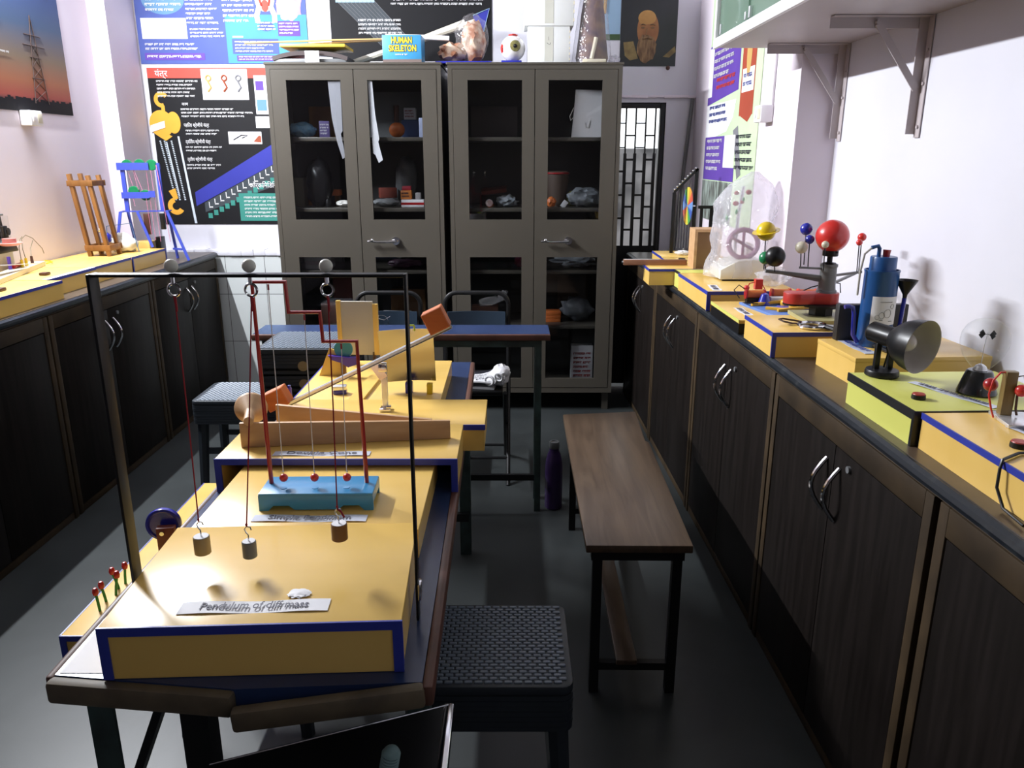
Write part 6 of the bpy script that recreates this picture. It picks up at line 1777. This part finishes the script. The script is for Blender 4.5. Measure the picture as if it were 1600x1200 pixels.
for x, z in ((-0.062, 0.500), (0.0, 0.502), (0.058, 0.500), (-0.045, 0.365), (0.010, 0.345)):
    MB().lathe([(0, -0.008), (0.026, -0.008), (0.028, -0.005), (0.022, 0), (0.028, 0.005), (0.026, 0.008), (0, 0.008)], 24, m=Matrix.Translation((x, -0.004, z)) @ Matrix.Rotation(PI / 2, 4, 'X')).build('pulley', 'green', t)
sg = MB()
pk = mat('pink_string', (0.62, 0.22, 0.36), 0.8)
for a, b_ in (((-0.062, -0.008, 0.47), (-0.045, -0.008, 0.39)), ((-0.035, -0.008, 0.475), (-0.02, -0.01, 0.37)), ((-0.03, -0.012, 0.475), (0.0, -0.012, 0.37)), ((0.03, -0.01, 0.475), (0.035, -0.012, 0.11)), ((0.052, -0.01, 0.475), (0.06, -0.012, 0.10)), ((0.082, -0.016, 0.50), (0.105, -0.02, 0.24)), ((0.085, -0.018, 0.50), (0.112, -0.03, 0.10)), ((-0.05, -0.02, 0.34), (-0.045, -0.02, 0.29)), ((0.015, -0.02, 0.33), (0.02, -0.02, 0.14))):
    sg.tube([a, b_], 0.0013, 5)
sg.build('strings', pk, t)
MB().box(-0.012, 0.020, -0.02, 0.0, 0.14, 0.25, 0.003).build('weight_tube', 'brown', t)
MB().box(0.070, 0.095, -0.02, 0.0, 0.165, 0.25, 0.003).build('weight_tube', 'black', t)

t = thing('cloth_bag', 'white cloth heap with a thin blue wire frame over it on the left counter', 'cloth', (-2.000, 4.065, BT + 0.0005))
MB().blob((0, 0, 0.038), (0.075, 0.05, 0.042), 13, 0.28).blob((0.0, 0.0, 0.065), (0.04, 0.03, 0.035), 14, 0.25).build('cloth', 'cloth', t, ang=70)
MB().tube([(-0.075, -0.02, 0.02), (-0.075, 0.0, 0.13), (0.05, 0.0, 0.145), (0.085, -0.02, 0.002)], 0.002, 6).build('wire_frame', mat('slate_wire', (0.06, 0.14, 0.25), 0.4), t)
MB().blob((-0.058, -0.03, 0.075), (0.014, 0.012, 0.026), 5, 0.2, sub=2).build('blue_knob', 'deep_blue', t)
MB().blob((-0.03, -0.03, 0.10), (0.010, 0.010, 0.012), 6, 0.3, sub=2).build('brown_knob', 'brown', t)

t = thing('circuit_tray', 'long pale wooden tray with yellow clips and looping wires on the left counter', 'tray', (-2.062, 3.235, BT + 0.0005), 1.82)
MB().box(-0.30, 0.30, -0.034, 0.034, 0, 0.020, 0.001).build('tray', 'cream', t, smooth=False)
for x, mk_ in ((0.095, 'yellow_ball'), (0.150, 'yellow_ball'), (0.225, 'brown')):
    MB().cyl((x, -0.005, 0.020), (x, -0.005, 0.052), 0.007, 0.005).build('clip', mk_, t)
w_ = MB()
w_.tube([(0.095, -0.005, 0.05), (0.11, 0.0, 0.10), (0.17, 0.01, 0.13), (0.215, 0.015, 0.138)], 0.0015, 6)
w_.tube([(0.150, -0.005, 0.05), (0.150, 0.0, 0.09), (0.19, 0.01, 0.13), (0.26, 0.015, 0.14), (0.33, 0.01, 0.12), (0.37, -0.01, 0.07), (0.385, -0.01, 0.045)], 0.0015, 6)
w_.tube([(0.225, -0.005, 0.052), (0.25, 0.0, 0.085), (0.33, 0.01, 0.11)], 0.0015, 6)
w_.build('wires', mat('olive_wire', (0.11, 0.09, 0.045), 0.5), t)
MB().tube([(0.33, -0.03, 0.006), (0.36, -0.045, 0.008), (0.40, -0.03, 0.008), (0.40, -0.005, 0.010), (0.36, 0.0, 0.008)], 0.003, 6).build('yellow_lead', 'yellow_ball', t)
MB().cyl((0.045, 0.012, 0.029), (0.135, 0.010, 0.029), 0.009).build('red_magnet', 'dark_red', t)
MB().cyl((0.03, 0.02, 0.02), (0.03, 0.02, 0.072), 0.007).build('violet_rod', 'purple', t)
MB().prism([(-0.30, 0.02), (-0.16, 0.03), (0.08, -0.04), (0.14, -0.055), (0.05, -0.045), (-0.18, -0.01)], 0.003, m=Matrix.Translation((0, 0, 0.042)) @ Matrix.Rotation(0.10, 4, 'Y')).build('silver_blade', 'aluminium', t)
def side_button(label, x, y):
    t = thing('push_button', label, 'button', (x, y, BT + 0.0005), 0, 'push buttons')
    MB().box(-0.015, 0.015, -0.018, 0.018, 0, 0.012, 0.003).build('body', 'brown', t)
side_button('small dark brown button on the second yellow box of the left counter', -1.935, 3.235)
side_button('dark brown button on the nearest yellow box, at the left edge', -1.870, 2.835)
t = thing('lab_stand', 'black laboratory stand with a pink dish at the left edge of the view', 'stand', (-2.164, 3.345, BT + 0.0005), PI / 2)
MB().box(-0.10, 0.04, -0.026, 0.028, 0, 0.014).box(-0.09, 0.03, -0.024, 0.024, 0.014, 0.08).build('plinth', 'cream', t)
MB().prism([(-0.11, 0.080), (0.068, 0.080), (0.056, 0.110), (0.030, 0.140), (-0.02, 0.140), (-0.06, 0.11)], 0.058, m=Matrix.Translation((0, 0.029, 0)) @ Matrix.Rotation(PI / 2, 4, 'X'), bev=0.004).build('foot', 'black', t)
MB().box(-0.005, 0.030, -0.02, 0.02, 0.140, 0.19, 0.003).cyl((0.032, -0.02, 0.165), (0.032, 0.02, 0.165), 0.016).build('clamp', 'black', t)
MB().tube([(0.022, 0, 0.19), (0.018, 0, 0.235)], 0.005, 8).build('rod', 'black', t)
MB().box(-0.015, 0.025, -0.015, 0.015, 0.232, 0.240, 0.002).build('top_plate', 'grey_plastic', t)
MB().lathe([(0, 0), (0.03, 0), (0.050, 0.012), (0.046, 0.014), (0, 0.006)], 24, m=Matrix.Translation((-0.03, -0.055, 0.112))).lathe([(0.026, 0.012), (0.026, 0.032), (0, 0.034)], 20, m=Matrix.Translation((-0.03, -0.055, 0.110))).build('dish', 'pink_plastic', t)
MB().lathe([(0.018, 0), (0.018, 0.09), (0.0, 0.09)], 20, m=Matrix.Translation((-0.045, -0.055, 0.146))).build('glass_tube', 'bulb_glass', t)
